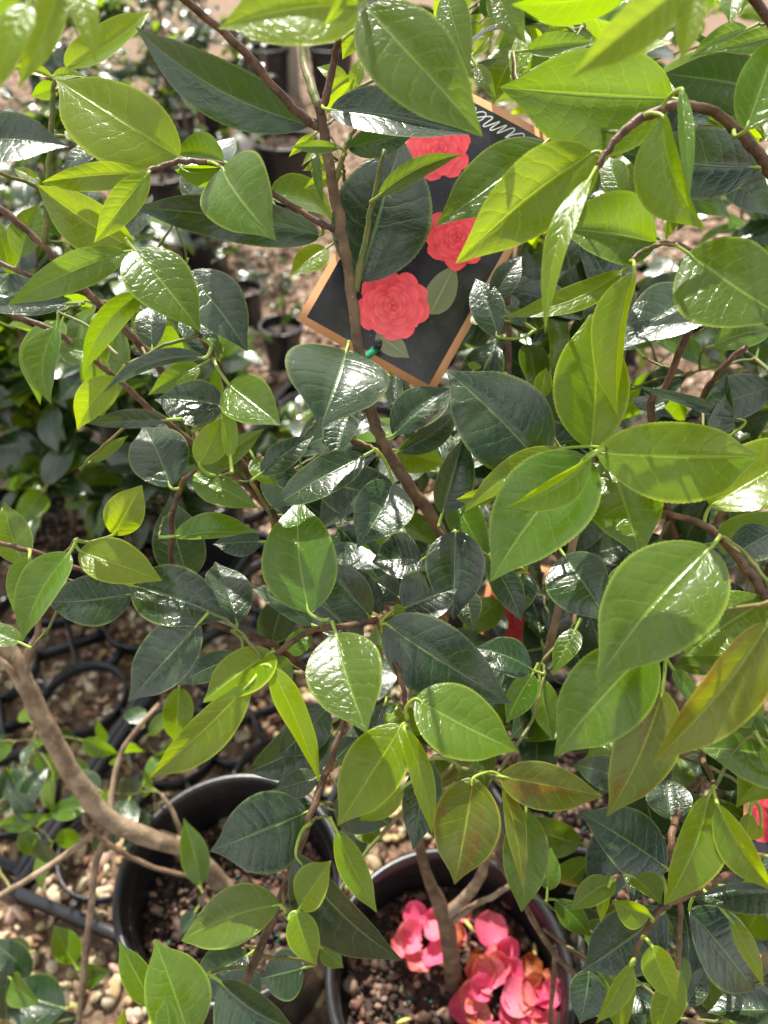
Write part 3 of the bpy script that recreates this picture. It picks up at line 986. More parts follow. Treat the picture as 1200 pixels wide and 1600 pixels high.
read(M, 0, 0, 1, """
484 196 212 42 44 42 .535 d bend=-16 roll=14
347 262 432 376 60 58 .475 m fold=10
500 368 197 325 36 32 .55 d bend=8 fold=20
560 8 340 45 46 60 .345 y
614 755 557 857 46 42 .50 d
541 548 500 671 74 82 .475 d dd=-.8 roll=0 e=.92 fold=8 curl=.12
562 440 628 215 72 82 .565 d fold=6 roll=6 curl=.02
850 730 697 578 66 74 .50 d roll=-4
880 700 725 800 14 24 .46 y
510 388 452 432 22 20 .62 y
""")
read(M, 390, 0, z, """
520 30 1040 610 180 175 .385 m fold=8 roll=10
430 -40 330 115 26 24 .33 y
500 120 415 265 45 45 .5 y
340 500 470 350 34 42 .60 y
330 440 460 330 32 28 .61 y
470 390 490 260 36 32 .60 y
290 600 175 700 22 22 .58 y
320 640 230 745 16 18 .58 y
380 720 240 760 30 34 .58 y
370 790 240 845 32 30 .57 y
295 680 330 920 22 24 .54 m
360 490 985 600 125 66 .50 d bend=12 roll=20
440 660 735 600 62 72 .54 d
405 660 180 655 26 26 .50 m
575 875 950 690 50 42 .50 m bend=-26
880 -30 990 340 75 75 .45 m
1010 290 1100 440 32 34 .50 m
1000 300 1110 260 16 16 .52 d
1000 240 1070 165 26 26 .53 y
440 380 300 300 30 40 .63 y
""")
read(R, 0, 0, 1, """
853 222 680 353 36 50 .47 m fold=16 roll=-14
927 238 712 412 60 54 .42 y roll=6 fold=10
1165 203 1218 50 36 50 .40 m
922 278 852 522 16 20 .405 y bend=12
1075 395 1240 505 66 70 .43 m
""")
read(R, 780, 0, z, """
600 -60 55 20 105 62 .36 m
820 -60 310 355 118 80 .30 y
880 -60 810 285 60 62 .30 y
775 440 0 390 235 195 .44 m fold=8 roll=4 bend=-14
125 225 430 190 62 34 .52 m
75 330 110 130 44 44 .55 y
-30 -60 120 195 70 70 .40 m
1200 400 735 330 150 112 .50 d roll=26 fold=5 dd=.1
1110 130 845 265 52 52 .52 m
1260 150 950 230 52 52 .49 m
1060 -60 1030 115 62 62 .47 m
1150 -40 1070 75 24 22 .45 y
730 520 925 1025 45 190 .40 m bend=28 fold=30
815 395 850 900 36 28 .39 m
1140 745 540 680 140 152 .50 d bend=-18
700 1085 250 1020 112 190 .47 m
545 870 490 700 62 62 .50 m
1010 560 900 540 40 40 .52 y
1180 620 1000 580 40 36 .52 y
330 130 190 160 30 40 .60 y
200 190 90 150 40 40 .60 y
""")
read(R, 780, 390, z, """
545 100 0 300 52 62 .47 y bend=-52
600 100 530 745 34 150 .44 y fold=26
880 180 545 445 140 140 .52 d
940 1150 1480 880 165 150 .45 y
950 850 1005 645 42 62 .53 d
1100 770 580 600 26 28 .53 d
1010 860 1020 540 100 34 .56 d
""")
read(M, 780, 390, z, """
410 890 410 285 182 150 .47 y roll=-6
430 905 1180 920 158 196 .435 y fold=10 roll=8
390 920 -40 1485 200 205 .445 m fold=8 roll=-10
410 925 20 1155 112 22 .42 y fold=34
485 930 637 1395 182 172 .47 m
190 660 210 525 40 40 .53 y
-30 230 100 30 60 60 .57 d
120 330 10 250 30 40 .56 d
""")
read(M, 0, 390, z, """
560 10 30 250 80 76 .47 m bend=10
600 0 895 365 140 130 .45 m fold=8
840 100 1105 455 140 112 .47 d roll=14
640 190 365 575 68 52 .46 m bend=66
920 480 460 640 24 52 .445 d bend=48
520 570 345 805 62 80 .45 y bend=18
255 345 228 690 52 92 .47 m bend=40
310 240 -100 262 42 52 .50 d
680 440 690 240 76 62 .55 d
430 465 250 430 60 60 .56 m
1000 700 690 670 100 100 .475 d roll=-18
745 760 375 775 32 52 .46 d roll=22
890 520 660 650 52 52 .52 m
760 1060 640 790 132 140 .485 d fold=6
1030 930 1010 660 40 32 .445 y
890 960 985 750 70 72 .45 y
880 1000 1180 800 52 60 .47 m
870 1010 1155 1155 62 72 .46 m roll=18
400 950 575 830 22 32 .60 m
960 470 790 300 60 70 .50 d
930 400 1000 470 30 30 .50 m
""")
read(M, 0, 0, 1, """
357 600 438 664 38 40 .46 m
178 836 222 758 32 28 .48 y
""")
read(M, 390, 390, z, """
440 750 380 940 52 92 .50 d
640 830 900 620 118 64 .56 d
670 900 940 720 44 72 .57 d
660 900 870 960 82 82 .60 y
510 920 90 1160 82 92 .485 d roll=-10
50 1000 290 830 62 62 .50 d
860 1180 960 830 62 112 .52 d
1100 1090 920 1115 42 32 .48 y
20 930 120 1060 52 52 .56 m
1110 390 1010 130 82 72 .56 d
620 560 630 690 60 40 .53 d
1000 540 1010 500 30 30 .60 y
1040 330 1000 280 34 30 .58 m
""")
read(M, 0, 780, z, """
355 230 725 365 112 88 .46 y fold=8 roll=12
310 240 100 640 60 118 .45 m bend=16
130 260 60 500 42 72 .48 m
100 290 20 10 82 82 .55 m
90 640 -80 560 52 52 .50 m
590 420 200 460 120 112 .50 d
590 385 1025 540 150 128 .48 d roll=10
890 550 570 905 105 142 .47 d
1060 560 960 280 92 112 .53 d
840 350 760 -20 112 112 .55 d
775 165 1160 150 96 24 .47 m roll=30
1165 190 950 200 62 62 .53 d
1080 700 790 830 62 62 .52 d
800 840 780 1090 72 62 .70 m
""")
read(M, 0, 0, 1, """
425 1018 317 1098 28 38 .46 y
392 1066 233 1216 40 24 .43 y roll=-6
628 1133 527 1291 42 50 .44 y
632 1140 675 1303 20 16 .43 y
422 1040 500 1223 26 16 .44 y bend=6
""")
read(M, 390, 780, z, """
265 505 220 0 180 166 .45 m fold=6 roll=8
385 600 525 1045 162 168 .44 m fold=8 roll=-8
605 555 1170 912 156 176 .48 d roll=4
740 890 1200 1125 162 142 .43 m fold=8
540 525 315 285 120 92 .52 d
590 510 440 290 50 52 .54 d
770 270 545 282 80 132 .53 d roll=-26
680 490 932 388 150 92 .50 d roll=22
920 140 910 540 130 130 .52 d
670 440 545 360 62 62 .56 d
280 560 0 390 42 62 .50 d
160 690 285 570 50 52 .62 m
350 930 120 1150 100 92 .60 d
370 1170 480 1060 62 72 .58 d
1260 760 1000 665 72 92 .53 d
1230 330 1185 535 62 60 .52 d
640 500 700 500 30 30 .49 y
960 420 1000 590 60 60 .55 d
110 700 180 860 50 60 .56 m
600 920 560 1030 50 50 .56 d
640 960 610 1010 30 34 .52 y
""")
read(R, 780, 780, z, """
945 215 435 820 235 215 .40 m fold=8 roll=4
680 660 245 1150 190 168 .42 m fold=8
1195 560 675 1180 172 78 .38 r
1200 455 830 700 130 150 .46 m
775 755 900 960 40 32 .44 m
1180 1100 1260 1240 40 40 .43 y
1220 150 1000 290 90 90 .51 d
520 1080 390 1150 40 40 .50 m
""")
read(R, 0, 0, 1, """
1036 1077 948 1276 52 42 .42 r
1262 1192 1092 1168 46 62 .44 m
1245 1175 1150 1262 40 40 .45 m
1190 1125 1110 1060 30 30 .45 y
""")
read(M, 780, 780, z, """
290 250 490 545 122 152 .50 d
-20 300 100 545 72 62 .51 d
150 780 30 1000 72 52 .56 m
180 800 240 1080 62 62 .56 m
340 580 240 780 52 52 .56 m
""")
read(N, 0, 0, 1, """
481 1268 328 1330 64 54 .495 d fold=6
462 1335 629 1500 20 66 .46 d fold=16
345 1535 465 1610 22 62 .43 d
""")
read(N, 390, 1180, z, """
390 340 570 705 62 62 .455 y
225 680 365 470 100 62 .43 y
205 700 300 942 72 70 .43 y
300 100 110 160 60 62 .56 d
240 950 40 1000 112 92 .60 d
""")
read(N, 0, 0, 1, """
437 1414 283 1470 36 46 .45 m fold=8
""")
read(N, 0, 1180, z, """
850 1270 690 820 130 152 .42 m fold=8 roll=8
690 1120 530 828 62 62 .44 m
1110 890 860 1060 100 100 .50 d
765 1260 740 1075 62 34 .405 m
520 1260 556 1125 26 28 .42 y
1080 950 1150 1100 50 60 .52 d
""")
read(M, 390, 1180, z, """
1000 100 915 578 150 142 .48 r fold=8
800 20 730 425 90 82 .55 d
680 150 490 290 52 42 .47 y
740 130 800 190 30 30 .48 y
470 300 600 390 52 52 .74 m
320 860 420 950 42 42 .56 m
""")
read(M, 780, 1180, z, """
5 95 465 185 92 112 .47 r
20 140 105 600 52 32 .47 r
120 250 100 700 100 100 .54 m
""")
read(R, 780, 1180, z, """
935 180 735 670 136 66 .43 y
975 220 1240 620 52 98 .42 y
750 505 350 250 122 152 .48 d roll=-12
740 690 370 960 150 112 .48 d
850 690 1140 1052 150 112 .49 d
510 560 320 690 52 62 .45 m
490 580 455 750 22 32 .445 y
600 545 722 665 90 42 .46 m
670 715 500 645 82 32 .44 y
680 850 790 1100 62 82 .43 y
800 980 700 1260 72 62 .44 y
790 900 840 1060 50 32 .46 m
590 930 430 1200 62 26 .43 y
590 940 540 1260 32 22 .435 y
1250 610 860 640 92 32 .45 d roll=-30
1035 735 1180 1035 52 32 .45 y
1250 1140 930 1150 62 100 .50 d
770 290 750 100 100 100 .53 d
215 600 230 410 62 52 .60 m
250 645 410 810 52 60 .60 m
400 960 360 1200 90 72 .52 d
830 1120 920 940 42 52 .51 d
1120 260 1100 385 36 36 .46 y
1170 320 1120 380 24 24 .47 y
1080 590 1260 560 30 24 .46 y
590 1060 700 1130 70 70 .52 d
1190 450 1240 560 60 60 .50 d
""")
read(L_, 0, 1180, z, """
895 580 820 280 62 62 .93 m
290 1130 15 1060 112 102 .95 d
0 310 210 262 32 42 1.0 m
330 930 240 760 50 70 1.0 m
30 1180 50 900 80 60 .95 d
870 700 800 800 50 40 .95 d
""")
ROWS.sort(key=lambda r: 0 if False else r[0])
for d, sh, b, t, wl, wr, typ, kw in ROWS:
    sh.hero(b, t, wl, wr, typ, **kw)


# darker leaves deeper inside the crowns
def fill_region(sh, x0, x1, y0, y1, d0, d1, n, kinds, Lm=.068, test=None):
    for _ in range(n):
        px, py, d = random.uniform(x0, x1), random.uniform(y0, y1), random.uniform(d0, d1)
        if test and not test(px, py): continue
        b = P(px, py, d)
        q, dist = sh.nearest(b)
        ax = (b - q).normalized() * .9 + Vector((random.gauss(0, .55), random.gauss(0, .55), random.gauss(-.15, .45)))
        ax.normalize()
        nn = Vector((random.gauss(0, .5), random.gauss(-.45, .5), 1.0))
        at = sh.attach(b, ax, 'green')
        L = Lm * random.uniform(.75, 1.2)
        axn = ax
        sh.plain(at + axn * (0.11 * L), axn, nn, L, random.choice(kinds))


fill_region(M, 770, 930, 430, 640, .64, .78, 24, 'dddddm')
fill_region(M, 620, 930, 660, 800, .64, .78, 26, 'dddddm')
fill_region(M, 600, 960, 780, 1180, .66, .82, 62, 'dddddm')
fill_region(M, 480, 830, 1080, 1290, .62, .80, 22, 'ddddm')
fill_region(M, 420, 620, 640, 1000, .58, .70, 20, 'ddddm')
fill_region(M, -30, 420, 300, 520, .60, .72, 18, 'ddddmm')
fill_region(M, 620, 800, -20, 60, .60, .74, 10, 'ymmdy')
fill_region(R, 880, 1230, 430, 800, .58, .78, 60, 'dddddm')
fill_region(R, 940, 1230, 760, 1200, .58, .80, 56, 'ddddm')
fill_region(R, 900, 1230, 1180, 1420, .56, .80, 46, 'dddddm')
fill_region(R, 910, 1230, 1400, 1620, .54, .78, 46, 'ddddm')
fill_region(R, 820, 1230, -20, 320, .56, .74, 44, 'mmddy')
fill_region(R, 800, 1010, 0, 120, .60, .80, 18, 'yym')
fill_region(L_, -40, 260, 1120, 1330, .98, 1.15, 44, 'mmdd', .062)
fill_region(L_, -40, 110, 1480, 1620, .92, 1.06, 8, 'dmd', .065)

# ------------------------------------------------------------------ shrubs further back
def generic(label, x, y, h, spread, n, kinds, potH=.22, potR=.10, Lm=.06, lean=(0, 0), group=None, potlabel=None, nb=7, bare=.25):
    sh = Shrub(label, (x, y, potH - .03), 'shrub', group)
    pot(potlabel, x, y, potH, potR, potH - .03, 'black pots of the shrubs further back', detail=y < 2.0)
    z0 = potH - .04
    top = Vector((x + lean[0], y + lean[1], h))
    b0 = Vector((x, y, z0))
    m1 = b0.lerp(top, .4) + Vector((random.gauss(0, .02), random.gauss(0, .02), 0))
    sh.branch_w([np.array([*b0, .009]), np.array([*m1, .006]), np.array([*top, .002])], 'brown', 'trunk', 7, 6)
    ends = []
    for i in range(nb):
        t = bare + (1 - bare) * (i + .5) / nb
        s = b0.lerp(top, t * .9)
        a = i * 2.4 + random.uniform(-.5, .5)
        rr = spread * (1 - .45 * t) * random.uniform(.75, 1.15)
        e = s + Vector((math.cos(a) * rr, math.sin(a) * rr, random.uniform(.05, .22) * (h - z0)))
        mid = s.lerp(e, .5) - Vector((0, 0, .02))
        sh.branch_w([np.array([*s, .0036]), np.array([*mid, .0028]), np.array([*e, .0015])], 'brown', 'branch', 5, 4)
        ends.append((s, mid, e))
    ends.append((m1, m1.lerp(top, .5), top))
    for k in range(n):
        s, m_, e = random.choice(ends)
        t = random.uniform(.25, 1.0)
        c = s.lerp(m_, t * 2) if t < .5 else m_.lerp(e, t * 2 - 1)
        a = random.uniform(0, 6.283)
        ax = Vector((math.cos(a), math.sin(a), random.uniform(-.7, .6))).normalized()
        tw = random.uniform(0, .06)
        b = c + ax * tw
        at = sh.nearest(b)[0] if tw < .02 else None
        L = Lm * random.uniform(.7, 1.25)
        if at is None:
            q = sh.nearest(c)[0]
            if k % 3 == 0:
                w = [np.array([*q, .0013]), np.array([*(q.lerp(b, .5) + Vector((0, 0, .004))), .0011]), np.array([*b, .0009])]
                sh.branch_w(w, 'green', 'twig', 4, 2)
                at = b
            else:
                at = q
        sh.plain(at + ax * (.11 * L), ax, Vector((random.gauss(0, .45), random.gauss(-.1, .45), 1)), L, random.choice(kinds))
    return sh


BG = [
    # low shrubs at the left, behind the trays
    ('low camellia with glossy dark leaves beside the ring trays', -.64, 1.16, .68, .30, 270, 'ddmdm', .088),
    ('low camellia with a single upright reddish stem near the trays', -.40, 1.26, .66, .27, 250, 'ddmdm', .084),
    ('low camellia with a few yellow leaves behind the ring trays', -.90, 1.32, .74, .32, 270, 'ddmdmy', .086),
    ('low bushy camellia between the yellow-leaved one and the mulch path', -.62, 1.58, .82, .30, 260, 'ddmdm', .080),
    # middle distance left
    ('knee-high camellia at the left edge of the mulch path', -.78, 1.95, .98, .36, 280, 'dddm', .064),
    ('bushy dark camellia behind the knee-high one by the path', -1.15, 1.95, 1.02, .38, 280, 'dddm', .064),
    ('open camellia with bare lower stems along the path', -.86, 2.60, 1.05, .34, 270, 'dddm', .058),
    ('round dark camellia next to the open bare-stemmed one', -1.35, 2.75, 1.1, .40, 280, 'dddm', .058),
    ('thin camellia with glinting leaves at the far end of the row', -.90, 3.20, 1.12, .36, 270, 'dddm', .056),
    ('dark camellia beyond the glinting one in the far row', -1.35, 3.5, 1.2, .42, 280, 'dddm', .056),
    ('sparse tall camellia far behind, near the pale post', -1.02, 4.1, 1.2, .40, 280, 'dddm', .056),
    ('wide camellia at the back of the far row', -1.7, 4.4, 1.3, .42, 200, 'dddm', .06),
    ('spreading camellia filling the end of the far row', -1.25, 5.2, 1.3, .42, 190, 'dddm', .06),
    ('last camellia of the far row, behind all others', -2.1, 5.6, 1.35, .45, 190, 'dddm', .06),
    ('slender camellia on the inner side of the glinting one', -.66, 2.72, 1.08, .27, 250, 'dddm', .056),
    ('bushy camellia whose leaves overhang the mulch path', -.74, 3.40, 1.15, .32, 260, 'dddm', .056),
    ('camellia by the path, in line with the pale post', -.90, 4.4, 1.2, .36, 250, 'dddm', .058),
    # unseen shrubs added behind the photographer for the glossy leaves to reflect
    ('camellia added behind the photographer for leaf reflections, nearest the reddish stem', -.55, -.75, 1.15, .34, 150, 'ddmm', .07),
    ('camellia added behind the photographer for leaf reflections, the middle one', .15, -.95, 1.2, .36, 150, 'ddmm', .07),
    ('camellia added behind the photographer for leaf reflections, the farthest right', .85, -.75, 1.15, .34, 150, 'ddmm', .07),
    # small plants on the path
    ('tiny camellia seedling with round leaves on the open mulch', -.31, 2.10, .34, .11, 34, 'ddm', .04),
    ('small camellia seedling beside the mulch path', -.46, 2.35, .40, .13, 46, 'ddm', .042),
    # behind on the right
    ('dense camellia just behind the hanging diamond tag', .12, 1.05, .92, .20, 200, 'dddmy', .06),
    ('dense dark camellia behind the arching bright shrub', .52, .98, .95, .24, 210, 'ddddm', .065),
    ('leafy camellia two rows behind the diamond tag', .30, 1.50, 1.02, .26, 200, 'ddmdy', .06),
    ('leafy dark camellia behind the arching shrub, second row', .78, 1.45, 1.05, .28, 200, 'dddm', .06),
    ('yellow-green camellia in the third row behind the tag', .18, 2.15, 1.12, .30, 200, 'ymmdy', .06),
    ('mixed green camellia in the third row behind the arching shrub', .72, 2.15, 1.15, .30, 200, 'ymmd', .06),
    ('tall camellia closing the row behind the bright shrubs', 1.25, 2.0, 1.15, .32, 190, 'ddmm', .06),
    ('tall camellia at the back behind the yellow-green one', .45, 3.1, 1.25, .36, 190, 'dmmy', .06),
]
PLAB = {}
for i, (lab, x, y, h, sp, n, kinds, lm) in enumerate(BG):
    pH, pR = (.15, .065) if h < .5 else (.22, .10)
    generic(lab, x, y, h, sp, n, kinds, pH, pR, lm, potlabel='black pot under the ' + lab,
            lean=(random.gauss(0, .04), random.gauss(0, .04)))

# black pots standing on the far mulch path, pale posts
g = ground_at(455, 318)
pot('black plastic pot with a thin bare stem standing alone on the path', g.x, g.y, .27, .14, .23)
st = Shrub('thin bare sapling stem in the lone pot on the path', (g.x, g.y, .22), 'sapling', name='sapling')
st.branch_w([np.array([g.x - .05, g.y, .21, .006]), np.array([g.x - .06, g.y, .5, .005]), np.array([g.x - .08, g.y + .02, .85, .003])], 'tan', 'trunk', 6, 5)
for k in range(10):
    a = k * 2.4
    st.plain(Vector((g.x - .07, g.y + .01, .5 + k * .035)), Vector((math.cos(a), math.sin(a), .2)), Vector((0, 0, 1)), .06, 'd')
for i, (px, py) in enumerate([(425, 150), (520, 150), (395, 120)]):
    g = ground_at(px, py)
    pot('empty black plastic pot standing at the far end of the path', g.x, g.y, .27, .14, .2, 'empty pots at the far end of the path', detail=False)


def post(label, px, py, w, h):
    g = ground_at(px, py)
    V = [(x, y, zz) for x in (-w / 2, w / 2) for y in (-w / 2, w / 2) for zz in (0, h)]
    F = [[0, 1, 3, 2], [4, 6, 7, 5], [0, 4, 5, 1], [2, 3, 7, 6], [1, 5, 7, 3], [0, 2, 6, 4]]
    t = thing('timber_post', label, 'post', (g.x, g.y, 0))
    new_obj('shaft', mesh_arrays('shaft', V, F, [MAT_POST], False), t)
    V2 = [(x * 1.25, y * 1.25, h + (zz > 0) * .03) for x, y, zz in V]
    new_obj('cap', mesh_arrays('cap', V2, F, [MAT_POST], False), t)


post('pale square post at the far end of the mulch path', 458, 150, .09, 1.6)
# low pale timber edging beside the path
g0, g1 = ground_at(370, 300), ground_at(404, 180)
dv = (g1 - g0); Lb = dv.length; an = math.atan2(dv.y, dv.x)
t = thing('timber_edging', 'low pale timber edging board along the mulch path', 'edging', (g0.x, g0.y, 0))
t.rotation_euler.z = an
new_obj('board', mesh_arrays('board', [(x, y, zz) for x in (0, Lb) for y in (-.025, .025) for zz in (0, .16)], [[0, 1, 3, 2], [4, 6, 7, 5], [0, 4, 5, 1], [2, 3, 7, 6], [1, 5, 7, 3], [0, 2, 6, 4]], [MAT_POST], False), t)
for xx in (.1, Lb * .5, Lb - .1):
    new_obj('peg', mesh_arrays('peg', [(xx + x, y, zz) for x in (-.02, .02) for y in (.024, .06) for zz in (0, .19)], [[0, 1, 3, 2], [4, 6, 7, 5], [0, 4, 5, 1], [2, 3, 7, 6], [1, 5, 7, 3], [0, 2, 6, 4]], [MAT_POST], False), t)

# ------------------------------------------------------------------ printed tags
def rosette(cx, cy, Rr, z0, hue, seed):
    r = random.Random(seed)
    V, F, C = [], [], []
    layer = 0
    rings = [(0.74, 0.36, 9), (0.60, 0.34, 9), (0.47, 0.30, 8), (0.34, 0.26, 7), (0.22, 0.21, 6), (0.12, 0.15, 5), (0.04, 0.08, 3)]
    for ri, (ro, sz0, m) in enumerate(rings):
        a0 = r.uniform(0, 6)
        for k in range(m):
            a = a0 + 2 * math.pi * k / m + r.uniform(-.2, .2)
            sz = sz0 * r.uniform(.85, 1.15)
            px, py = cx + Rr * ro * math.cos(a), cy + Rr * ro * math.sin(a)
            zz = z0 + layer * 4e-6
            layer += 1
            b = len(V)
            V.append((px - Rr * sz * .55 * math.cos(a), py - Rr * sz * .55 * math.sin(a), zz))
            dk = r.uniform(.58, .74) - .02 * ri
            C.append(tuple(h * dk for h in hue))
            K = 16
            lt = r.uniform(.92, 1.12)
            for q in range(K):
                t = 2 * math.pi * q / K
                rr = Rr * sz * (1 + .05 * math.sin(3 * t + r.uniform(0, 6)) + r.uniform(-.02, .02))
                V.append((px + rr * math.cos(t), py + rr * 1.0 * math.sin(t), zz))
                inner = .5 - .5 * math.cos(t - a)
                C.append(tuple(min(1, h * (lt * (1 - inner) * 1.0 + inner * .70) + (.06 * (1 - inner) ** 3)) for h in hue))
            for q in range(K):
                F.append([b, b + 1 + q, b + 1 + (q + 1) % K])
    b = len(V)
    return V, F, C


def tag_card(label, O, ex, ey, W, L, flowers, text=True, border=.0058, leafs=()):
    ex = ex.normalized(); ey = (ey - ex * ey.dot(ex)).normalized(); ez = ex.cross(ey)
    if ez.dot(EYE - O) < 0: ez = -ez
    t = thing('plant_tag', label, 'tag', O)
    t.matrix_world = Matrix.Translation(O) @ Matrix((ex, ey, ez)).transposed().to_4x4()
    hand = 1 if ex.cross(ey).dot(ez) > 0 else -1
    th = .0007

    def sheet(x0, y0, x1, y1, zt, name, mat, thick=0.0, parent=t):
        nx, ny = 6, 10
        warp = lambda x, y: .004 * math.sin(x / W * 2.2) * (y / L) - .003 * (y / L) ** 2
        V, F = [], []
        for i in range(nx + 1):
            for j in range(ny + 1):
                x = x0 + (x1 - x0) * i / nx; y = y0 + (y1 - y0) * j / ny
                V.append((x, y, zt + warp(x, y)))
        for i in range(nx):
            for j in range(ny):
                a = i * (ny + 1) + j
                F.append([a, a + ny + 1, a + ny + 2, a + 1])
        if thick:
            nV = len(V)
            V += [(x, y, zz - thick) for x, y, zz in V]
            F += [[q + nV for q in f][::-1] for f in F]
            edge = [i * (ny + 1) for i in range(nx + 1)] + [nx * (ny + 1) + j for j in range(1, ny + 1)] + [i * (ny + 1) + ny for i in range(nx - 1, -1, -1)] + [j for j in range(ny - 1, 0, -1)]
            for q in range(len(edge)):
                a, b = edge[q], edge[(q + 1) % len(edge)]
                F.append([a, a + nV, b + nV, b])
        return new_obj(name, mesh_arrays(name, V, F, [mat], True), parent), warp

    card, warp = sheet(0, 0, W, L, 0, 'card', MAT_COPPER, th)
    sheet(border, border, W - border, L - border, .00012, 'printed_panel', MAT_CHARCOAL, 0.0, card)
    for (cx, cy, rr, hue, sd) in flowers:
        V, F, C = rosette(cx, cy, rr, .0003, hue, sd)
        keep = [i for i in range(len(V))]
        V = [(min(max(x, border), W - border), min(max(y, border), L - border), zz + warp(x, y)) for x, y, zz in V]
        new_obj('printed_flower', mesh_arrays('printed_flower', V, F, [MAT_PRINT], False, cols=np.array(C)), card)
    for (bx, by, tx, ty, w) in leafs:
        e = Vector((tx - bx, ty - by, 0)); Ll = e.length; e /= Ll; p_ = Vector((-e.y, e.x, 0))
        V, F, C = [], [], []
        for i in range(15):
            u = i / 14
            for s in (-1, -.08, 0, .08, 1):
                q = Vector((bx, by, 0)) + e * Ll * u + p_ * (s * w * float(prof(np.array(u))))
                V.append((q.x, q.y, .00022 + warp(q.x, q.y)))
                C.append((.30, .32, .16) if s == 0 else (.15, .17, .085) if abs(s) < .5 else (.19, .20, .11))
        for i in range(14):
            for j in range(4):
                a = i * 5 + j
                F.append([a, a + 5, a + 6, a + 1])
        new_obj('printed_leaf', mesh_arrays('printed_leaf', V, F, [MAT_PRINT], True, cols=np.array(C)), card)
    if text:
        word = [(.95, .86), (.72, 1.0), (.35, .85), (.12, .45), (.2, .08), (.5, 0), (.85, .2),      # C
                (1.32, .42), (1.1, .42), (1.0, .18), (1.12, .0), (1.3, .2), (1.38, .44), (1.38, .08), (1.5, .02),   # a
                (1.66, .44), (1.68, .02), (1.84, .42), (1.92, .38), (1.92, .02), (2.08, .42), (2.16, .38), (2.16, .04), (2.28, .04),  # m
                (2.5, .3), (2.46, .46), (2.34, .28), (2.4, .02), (2.6, .06),                           # e
                (2.84, .75), (2.78, .98), (2.7, .7), (2.72, .1), (2.86, .04),                          # l
                (3.1, .75), (3.04, .98), (2.96, .7), (2.98, .1), (3.12, .04),                          # l
                (3.24, .42), (3.24, .06), (3.38, .04),                                                 # i
                (3.78, .42), (3.56, .42), (3.46, .18), (3.58, 0), (3.76, .2), (3.84, .44), (3.84, .08), (3.98, .06)]  # a
        sc = .0160
        word = [(x * 1.58 + .6 * y, y * 1.38) for x, y in word]
        V, F = stroke_letters([word, [(5.50, .86), (5.53, .90)]], .055)
        V = [(W - .0085 - v[0] * sc, L - .0095 - v[1] * sc, .00035) for v in V]
        V = [(x, y, zz + warp(x, y)) for x, y, zz in V]
        new_obj('printed_word', mesh_arrays('printed_word', V, F, [MAT_WHITE], False), card)
    return t, warp


RED = (0.80, 0.035, 0.05)
O = P(463, 500, .585)
A = P(675, 618, .585); B = P(838, 205, .595)
W = (A - O).length; Lt = (B - A).length
exn = (A - O).normalized(); eyn = ((B - A) - exn * (B - A).dot(exn)).normalized(); ezn = exn.cross(eyn)


def on_tag(px, py):
    r = (P(px, py, 1) - EYE).normalized()
    k = (O - EYE).dot(ezn) / r.dot(ezn)
    q = EYE + r * k - O
    return q.dot(exn), q.dot(eyn)


f1 = on_tag(613, 478); f2 = on_tag(714, 372); f3 = on_tag(686, 232)
l0 = on_tag(672, 492); l1 = on_tag(712, 412)
l2 = on_tag(588, 520); l3 = on_tag(640, 560)
tag_t, warp = tag_card('charcoal diamond tag with copper border and red flowers hanging on the main stem', O, A - O, B - A, W, Lt,
                       [(f3[0], f3[1], .0235, RED, 3), (f2[0], f2[1], .0235, RED, 2), (f1[0], f1[1], .0255, (0.84, 0.06, 0.085), 1)], True,
                       leafs=[(l0[0], l0[1], l1[0], l1[1], .0115), (l2[0], l2[1], l3[0], l3[1], .009)])
# green tie that pins it to the stem
p0, p1, p2 = P(573, 556, .556), P(583, 549, .572), P(590, 541, .574)
tie = thing('plant_tie', 'green plastic tie with a black pin holding the diamond tag to the stem', 'tie', p0)
V, F = tube(catmull([np.array([*(P(552, 552, .540) - p0), .0022]), np.array([*(P(566, 560, .545) - p0), .0024]), np.array([*(p1 - p0), .003]), np.array([*(P(589, 542, .573) - p0), .0028])], 5), 8)
new_obj('strap', mesh_arrays('strap', V, F, [MAT_TIE]), tie)
V, F = tube([np.array([*(P(588, 545, .572) - p0), .003]), np.array([*(P(591, 538, .572) - p0), .0032]), np.array([*(P(593, 534, .573) - p0), .0026]), np.array([*(P(594, 532, .574) - p0), .001])], 10)
new_obj('pin', mesh_arrays('pin', V, F, [MAT_PIN]), tie)

# two more tags, mostly hidden by leaves
O2 = P(742, 1015, .82); A2 = P(835, 1035, .82); B2 = P(868, 890, .84)
tag_card('tag with large red flowers half hidden behind dark leaves above the rear pot', O2, A2 - O2, B2 - A2, (A2 - O2).length, (B2 - A2).length,
         [(.040, .050, .034, (.62, .02, .04), 11), (.03, .095, .02, (.62, .02, .04), 12)], False)
O3 = P(1160, 1342, .54); A3 = P(1260, 1356, .54); B3 = P(1275, 1236, .55)
tag_card('tag with red flowers tucked into the arching bright-leaved shrub', O3, A3 - O3, B3 - A3, (A3 - O3).length, (B3 - A3).length,
         [(.02, .035, .022, (.70, .03, .06), 13)], False)

